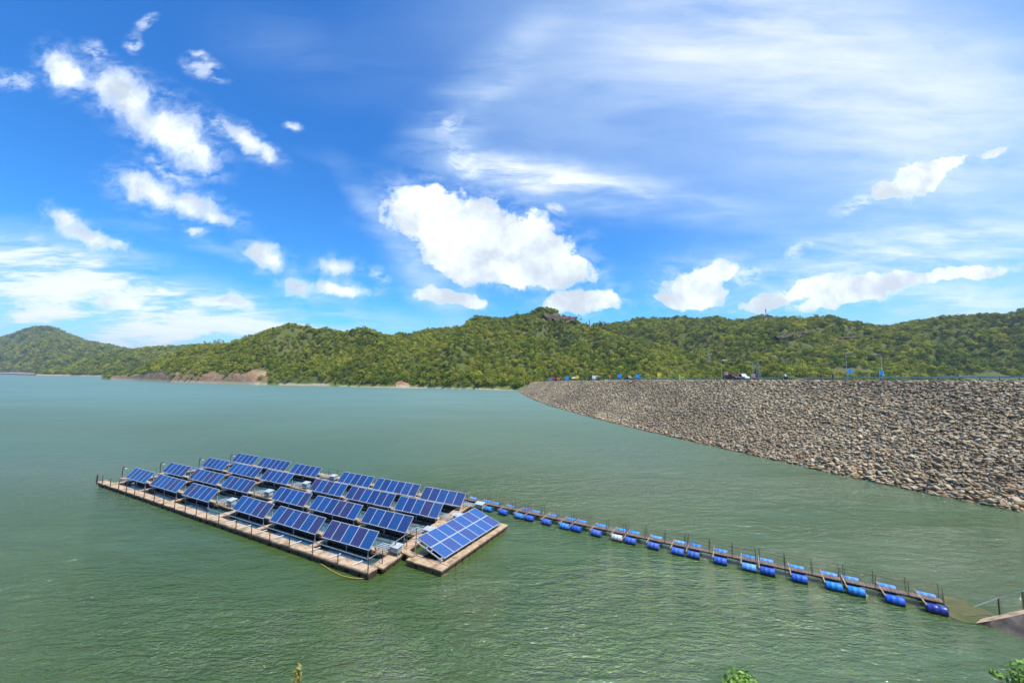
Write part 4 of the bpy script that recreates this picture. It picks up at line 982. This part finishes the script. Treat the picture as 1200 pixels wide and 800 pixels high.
flag(770.5, 437, 1.5, 1.0, [F_yel], 'yellow flag flying on the dam crest between blue and lime flags', GB); flag(796, 438.8, .6, 1.6, [F_gr], 'narrow lime yellow flag on the dam crest right of the yellow one', GB)
flag(849.5, 435.2, 1.0, .9, thai, 'striped red white and blue flag above the parked pickup', GB); flag(881, 437.6, 1.0, .9, thai, 'striped red white and blue flag right of the pickup on an orange post', GB, F_or)
flag(643.5, 443, 2.2, 1.6, [F_blue], 'blue flag furthest left in the crowd at the far dam end', GB); flag(647.5, 441.5, 1.6, 1.4, [F_red], 'red flag at the far left end of the dam', GB)
flag(653, 442, 2., 1.5, [F_or], 'orange flag at the far end of the dam', GB); flag(662, 441.3, 2.4, 1.9, [F_blue], 'blue flag among the stalls at the far dam end', GB); flag(674.5, 440.4, 2.0, 1.4, [F_yel], 'pale yellow flag among the stalls at the far dam end', GB); flag(694, 439.8, 2.0, 1.6, [F_wh], 'white flag over the dark stall at the far dam end', GB); flag(714, 439.4, .9, 1.0, [F_or], 'tiny reddish pennant between the stalls and the blue flags', GB)

def lamp(x, ytop, armpx, side, label):
    p = crest(x, 9.9); zt = at(x, ytop, p[1])[2]; hh = zt-p[2]; L = armpx*p[1]/F*side; o = empty('street_lamp', tuple(p), 0, label, 'street lamp', 'street lamps along the dam road')
    MB().tube([(0,0,-.6),(0,0,hh-.25)], [.045,.035], 8).build('pole', M_alu, o); MB().tube([(0,0,hh-.26),(L*.1,0,hh-.08),(L*.75,0,hh)], .04, 6).build('arm', M_rail, o)
    MB().box((L*.88, 0, hh), (abs(L)*.30, .28, .12)).build('lamp_head', M_alu, o)
lamp(993, 412.6, 8, 1, 'grey street lamp on the dam, arm pointing right, above a blue flag'); lamp(1034.5, 415, 8, -1, 'rightmost street lamp on the dam, its arm pointing left')
lamp(846, 421.8, 8, 1, 'street lamp on the dam behind the parked pickup, arm pointing right'); lamp(883, 423.6, 8, -1, 'street lamp on the dam right of the pickup, arm pointing left')

def person_mesh(seated=False):
    """one continuous skinned body, 1.7 m"""
    me = bpy.data.meshes.new('body'); bm = bmesh.new(); J = {}
    def v_(k, p): J[k] = bm.verts.new(p)
    v_('pel',(0,0,.92)); v_('chest',(0,0,1.28)); v_('neck',(0,0,1.47)); v_('head',(0,-.01,1.60)); v_('crown',(0,0,1.70))
    for s, nm in ((-1,'l'),(1,'r')):
        v_('sh'+nm,(s*.18,0,1.40)); v_('el'+nm,(s*.25,-.03 if not seated else -.16,1.14)); v_('wr'+nm,(s*.25,-.10 if not seated else -.40,.90 if not seated else 1.10)); v_('ha'+nm,(s*.25,-.13 if not seated else -.48,.82 if not seated else 1.10))
        v_('hp'+nm,(s*.10,0,.88))
        if seated: v_('kn'+nm,(s*.16,-.42,.84)); v_('an'+nm,(s*.16,-.30,.42)); v_('to'+nm,(s*.16,-.46,.38))
        else: v_('kn'+nm,(s*.11,-.02,.48)); v_('an'+nm,(s*.12,.02,.08)); v_('to'+nm,(s*.13,-.16,.04))
    E_ = [('pel','chest'),('chest','neck'),('neck','head'),('head','crown')] + [e for nm in 'lr' for e in (('chest','sh'+nm),('sh'+nm,'el'+nm),('el'+nm,'wr'+nm),('wr'+nm,'ha'+nm),('pel','hp'+nm),('hp'+nm,'kn'+nm),('kn'+nm,'an'+nm),('an'+nm,'to'+nm))]
    for a, b in E_: bm.edges.new((J[a], J[b]))
    keys = list(J); bm.to_mesh(me); bm.free(); return me, keys
RAD = {'pel':.14,'chest':.15,'neck':.055,'head':.095,'crown':.06,'sh':.065,'el':.045,'wr':.032,'ha':.04,'hp':.095,'kn':.06,'an':.042,'to':.04}
def person(x, off, face, label, top, seated=None, loc=None, pants=None):
    me, keys = person_mesh(bool(seated)); m_, t_, out_ = new_mat('clothed_figure')
    zc = t_.node('ShaderNodeSeparateXYZ', {0: t_.node('ShaderNodeTexCoord').outputs['Object']}).outputs[2]
    c1 = t_.mix(t_.m('GREATER_THAN', zc, .93), pants or (.03,.035,.06), top); c2 = t_.mix(t_.m('GREATER_THAN', zc, 1.47), c1, (.32,.19,.12)); c3 = t_.mix(t_.m('GREATER_THAN', zc, 1.64), c2, (.02,.015,.012))
    p_ = t_.node('ShaderNodeBsdfPrincipled', {'Base Color': c3, 'Roughness': .7}); t_.l.new(p_.outputs[0], out_.inputs[0]); me.materials.append(m_)
    o = bpy.data.objects.new('person', me); COL.objects.link(o); sk = o.modifiers.new('skin', 'SKIN'); 
    for i_, k_ in enumerate(keys):
        r_ = RAD.get(k_) or RAD[k_[:2]]; me.skin_vertices[0].data[i_].radius = (r_, r_*.85) if me.skin_vertices else (r_, r_)
    if me.skin_vertices: me.skin_vertices[0].data[0].use_root = True
    sb = o.modifiers.new('sub', 'SUBSURF'); sb.levels = 2; sb.render_levels = 2
    p = crest(x, off) if loc is None else loc; o.location = tuple(p); o.rotation_euler = (0, 0, face); return tag(o, label, 'person')
def mk_skin(me):
    pass
_ps = person
def person(*a, **k):
    return _ps(*a, **k)
import types
# skin layer must exist before the radii are set: adding the modifier through data API does not create it, so make it with bmesh
_old_mesh = person_mesh
def person_mesh(seated=False):
    me, keys = _old_mesh(seated); bm = bmesh.new(); bm.from_mesh(me); ly = bm.verts.layers.skin.verify(); bm.verts.ensure_lookup_table()
    for i_, k_ in enumerate(keys):
        r_ = RAD.get(k_) or RAD[k_[:2]]; bm.verts[i_][ly].radius = (r_, r_*.85); bm.verts[i_][ly].use_root = (i_ == 0)
    bm.to_mesh(me); bm.free(); return me, keys
person(962.3, 1.6, 1.2, 'standing person in a dark red top between the motorcycle and the street lamp', (.35,.04,.03))
person(976.5, 1.6, -.4, 'person in dark clothes standing just left of the street lamp with the flag', (.05,.08,.10))
person(915.5, 1.8, .8, 'person in dark clothes standing left of the motorcycle', (.04,.045,.06))
person(697.5, 3.0, .3, 'person in a white shirt beside the stall at the far dam end', (.7,.7,.7))
person(655.5, 3.0, .3, 'person in a blue shirt at the far left end of the dam', (.05,.2,.6))

def wheel(parent, x, y, r_, w_):
    o = MB().tube([(x, y-w_/2, r_), (x, y+w_/2, r_)], r_, 18).build('wheel', M_tyre, parent); MB().tube([(x, y-w_/2-.01, r_), (x, y+w_/2+.01, r_)], r_*.55, 12).build('rim', M_alu, o)
# motorcycle with rider
p = crest(921.5, 2.6); mo = empty('motorcycle', tuple(p), crest_dir(921), 'small motorcycle carrying a rider along the dam road', 'motorcycle')
wheel(mo, -.62, 0, .29, .1); wheel(mo, .62, 0, .29, .1)
mb = MB(); mb.tube([(-.6,0,.5),(-.3,0,.62),(.2,0,.60),(.45,0,.85)], [.10,.16,.15,.07], 8); mb.tube([(.62,0,.29),(.48,0,.85),(.40,0,1.02)], .035, 6); mb.build('body', M_blk2, mo, True)
MB().box((-.25,0,.76), (.7,.24,.09)).build('seat', F_dark, mo); MB().bar((.38,-.33,1.03),(.38,.33,1.03),.035).build('handlebar', M_rail, mo)
rd = person(0, 0, crest_dir(921)+math.pi/2, 'motorcycle rider in a white shirt riding along the dam', (.72,.72,.74), seated=True, loc=(p[0]-.2*math.cos(crest_dir(921)), p[1]-.2*math.sin(crest_dir(921)), p[2]-.06))
# pickup truck
def pickup(x0, x1, off, label, paint, bed, load):
    a, b = crest(x0, off), crest(x1, off); L = float(np.linalg.norm((b-a)[:2])); L = min(max(L, 4.2), 5.4); c = (a+b)/2
    o = empty('pickup_truck', tuple(c), math.atan2((b-a)[1], (b-a)[0]), label, 'pickup'); k = L/5.
    side = [(-2.5,.45),(-2.5,1.0),(-.35,1.05),(-.15,1.72),(.95,1.74),(1.45,1.12),(2.35,1.0),(2.5,.75),(2.5,.45)]
    V = [(x*k, y, z) for y in (-.85,.85) for x, z in side]; n_ = len(side); bd = MB().add(V, [tuple(range(n_)), tuple(range(n_, 2*n_))[::-1]] + [(i+n_, (i+1)%n_+n_, (i+1)%n_, i) for i in range(n_)]); bo = bd.build('body', paint, o)
    bv = bo.modifiers.new('b', 'BEVEL'); bv.width = .05; bv.segments = 2
    for y in (-.856,.856): MB().add([(-.05*k,y,1.12),(.1*k,y,1.62),(.85*k,y,1.64),(1.25*k,y,1.14)], [(0,1,2,3)]).build('window', M_glassd, o)
    for x in (-1.6*k, 1.6*k):
        for y in (-.78,.78): wheel(o, x, y, .36, .22)
    if load: MB().box((-1.45*k, 0, 1.25), (1.7*k, 1.5, .5)).build('load', load, o)
    MB().box((2.5*k,-.6,.82), (.06,.3,.14)).build('headlight', M_white, o); MB().box((2.5*k,.6,.82), (.06,.3,.14)).build('headlight', M_white, o)
pickup(850.5, 864, 4.0, 'dark maroon pickup parked on the dam under the striped flag', M_dkp, None, F_red)
pickup(864.5, 873, 6.6, 'white car with an orange load right behind the maroon pickup', M_white, None, F_or)
pickup(733, 740, 3.2, 'small dark pickup on the dam road between the two small blue flags', M_blk2, None, None)
# stalls at the far end
def stall(x, w, h, roof, label):
    p = crest(x, 4.5); o = empty('market_stall', tuple(p), crest_dir(x), label, 'stall')
    r_ = MB(); r_.add([(-w/2-.3,-1.3,h),(w/2+.3,-1.3,h),(w/2+.3,1.3,h),(-w/2-.3,1.3,h),(-w/2-.3,0,h+.7),(w/2+.3,0,h+.7)], [(0,1,5,4),(3,4,5,2),(0,4,3),(1,2,5),(0,3,2,1)]); r_.build('roof', roof, o)
    for sx in (-1,1):
        for sy in (-1,1): MB().tube([(sx*w/2,sy*1.1,-.1),(sx*w/2,sy*1.1,h)], .05, 6).build('post', M_post, o)
    MB().box((0,0,.45), (w*.9,1.4,.9)).build('counter', M_blk2, o)
stall(691, 4.5, 2.2, F_dark, 'dark roofed stall under the white flag at the far dam end'); stall(700, 3, 1.9, pbr('tan_canvas', (.4,.3,.2), .8), 'tan roofed stall right of the dark roofed one'); stall(673, 3.2, 1.7, F_wh, 'white topped stall under the pale yellow flag'); stall(650, 3., 2.0, F_nav, 'navy topped stall furthest left on the dam')

# ------------------------------------------------------------------ masts on the hills
def mast(x, y0, y1, Y, w0, w1, mats, label, arms=0):
    b = at(x, y0, Y); tz = at(x, y1, Y)[2]; hh = tz-b[2]; o = empty('pylon', tuple(b), .4, label, 'pylon'); mb = MB(); ns = max(6, int(hh/3)); th = Y/F*.16
    for i in range(ns):
        z0 = hh*i/ns; z1 = hh*(i+1)/ns; r0 = w0+(w1-w0)*i/ns; r1 = w0+(w1-w0)*(i+1)/ns; C0 = [(sx*r0, sy*r0, z0) for sx, sy in ((-1,-1),(1,-1),(1,1),(-1,1))]; C1 = [(sx*r1, sy*r1, z1) for sx, sy in ((-1,-1),(1,-1),(1,1),(-1,1))]
        mi = (i//2) % len(mats)
        for k in range(4): mb.bar(C0[k], C1[k], th, mi=mi); mb.bar(C0[k], C1[(k+1)%4], th*.6, mi=mi); mb.bar(C0[k], C0[(k+1)%4], th*.6, mi=mi)
    mb.build('lattice', mats, o)
    for k in range(arms):
        z = hh*(.72 + .12*k); am = MB(); am.bar((-w0*1.6,0,z),(w0*1.6,0,z),th*1.1); am.bar((-w0*1.6,0,z),(0,0,z+hh*.05),th*.6); am.bar((w0*1.6,0,z),(0,0,z+hh*.05),th*.6); am.build('cross_arm', mats[0], o)
M_steel = pbr('dull_steel', (.30,.33,.36), .6)
mast(898, 379, 362, 800, 1.1, .35, [M_redp, M_white], 'tall red and white radio mast on the right skyline')
mast(605.5, 377, 364, 720, 1.6, .4, [M_steel], 'lattice power pylon on the skyline left of the rock cliff', 2); mast(691, 387, 374.5, 900, 1.6, .4, [M_steel], 'lattice power pylon in the saddle right of the rock cliff', 2)
mast(731.5, 384, 376.5, 950, 1.4, .4, [M_steel], 'faint lattice pylon on the skyline between saddle and right hill', 2)
mast(889, 444, 424, 330, 1.5, .4, [M_steel], 'grey lattice pylon standing behind the dam right of the pickup', 2); mast(830.5, 424, 410, 430, 1.3, .4, [M_steel], 'grey lattice pylon on the lower slope behind the dam', 2)

# ------------------------------------------------------------------ floating houses on the far left shore
M_tan = pbr('house_wall', (.36,.24,.17), .8, scale=.4); M_tin = pbr('rusty_tin_roof', (.34,.20,.16), .6, scale=.3, col2=(.45,.38,.34))
hg = ['pale tin roof', 'rusty roof', 'red brown roof', 'low grey roof', 'brown roof', 'wide flat roof', 'steep roof']
for k in range(8):
    x = 1 + k*5.2; Yh = 1500 - k*25; p = g(x, 436.4 + .03*x, 0); p = at(x, 436.6, 1450 - k*40); w_ = random.uniform(10,15)
    o = empty('floating_house', (p[0], p[1], 0), R_(30), f'small brown floating house on the far left shore, {ordn[k+1]} from the left edge', 'floating house', 'floating houses by the far left shore')
    MB().box((0,0,.3), (w_+2,9,.8)).build('raft', M_deckedge, o); MB().box((0,0,2.3), (w_,7,3.2)).build('wall', M_tan, o)
    MB().add([(-w_/2-1,-4.5,3.91),(w_/2+1,-4.5,3.91),(w_/2+1,4.5,3.91),(-w_/2-1,4.5,3.91),(-w_/2-1,0,6.2),(w_/2+1,0,6.2)], [(0,1,5,4),(3,4,5,2),(0,4,3),(1,2,5),(0,3,2,1)]).build('roof', M_tin, o)
    for q in (-.3,0,.3): MB().box((w_*q,-3.52,2.2), (1.3,.06,1.4)).build('window', M_glassd, o)
p = at(126, 438.9, 1050); o = empty('floating_house', (p[0], p[1], 0), R_(35), 'lone dark brown floating house off the sandy point', 'floating house')
MB().box((0,0,.3), (24,8,.8)).build('raft', M_deckedge, o); MB().box((0,0,1.8), (20,6,2.2)).build('wall', M_tan, o); MB().add([(-12,-4.5,2.91),(12,-4.5,2.91),(12,4.5,2.91),(-12,4.5,2.91),(-12,0,4.4),(12,0,4.4)], [(0,1,5,4),(3,4,5,2),(0,4,3),(1,2,5),(0,3,2,1)]).build('roof', M_tin, o)

# ------------------------------------------------------------------ air
m_, t_, out_ = new_mat('haze'); pv = t_.node('ShaderNodeVolumePrincipled', {'Color': (.72,.84,1.,1), 'Density': .00009, 'Anisotropy': .2}); t_.l.new(pv.outputs[0], out_.inputs['Volume'])
hzb = MB().box((0, 4400, 220), (19000, 9400, 460)).build('haze', m_); hzb.location.z = 0; tag(hzb, kind='stuff')
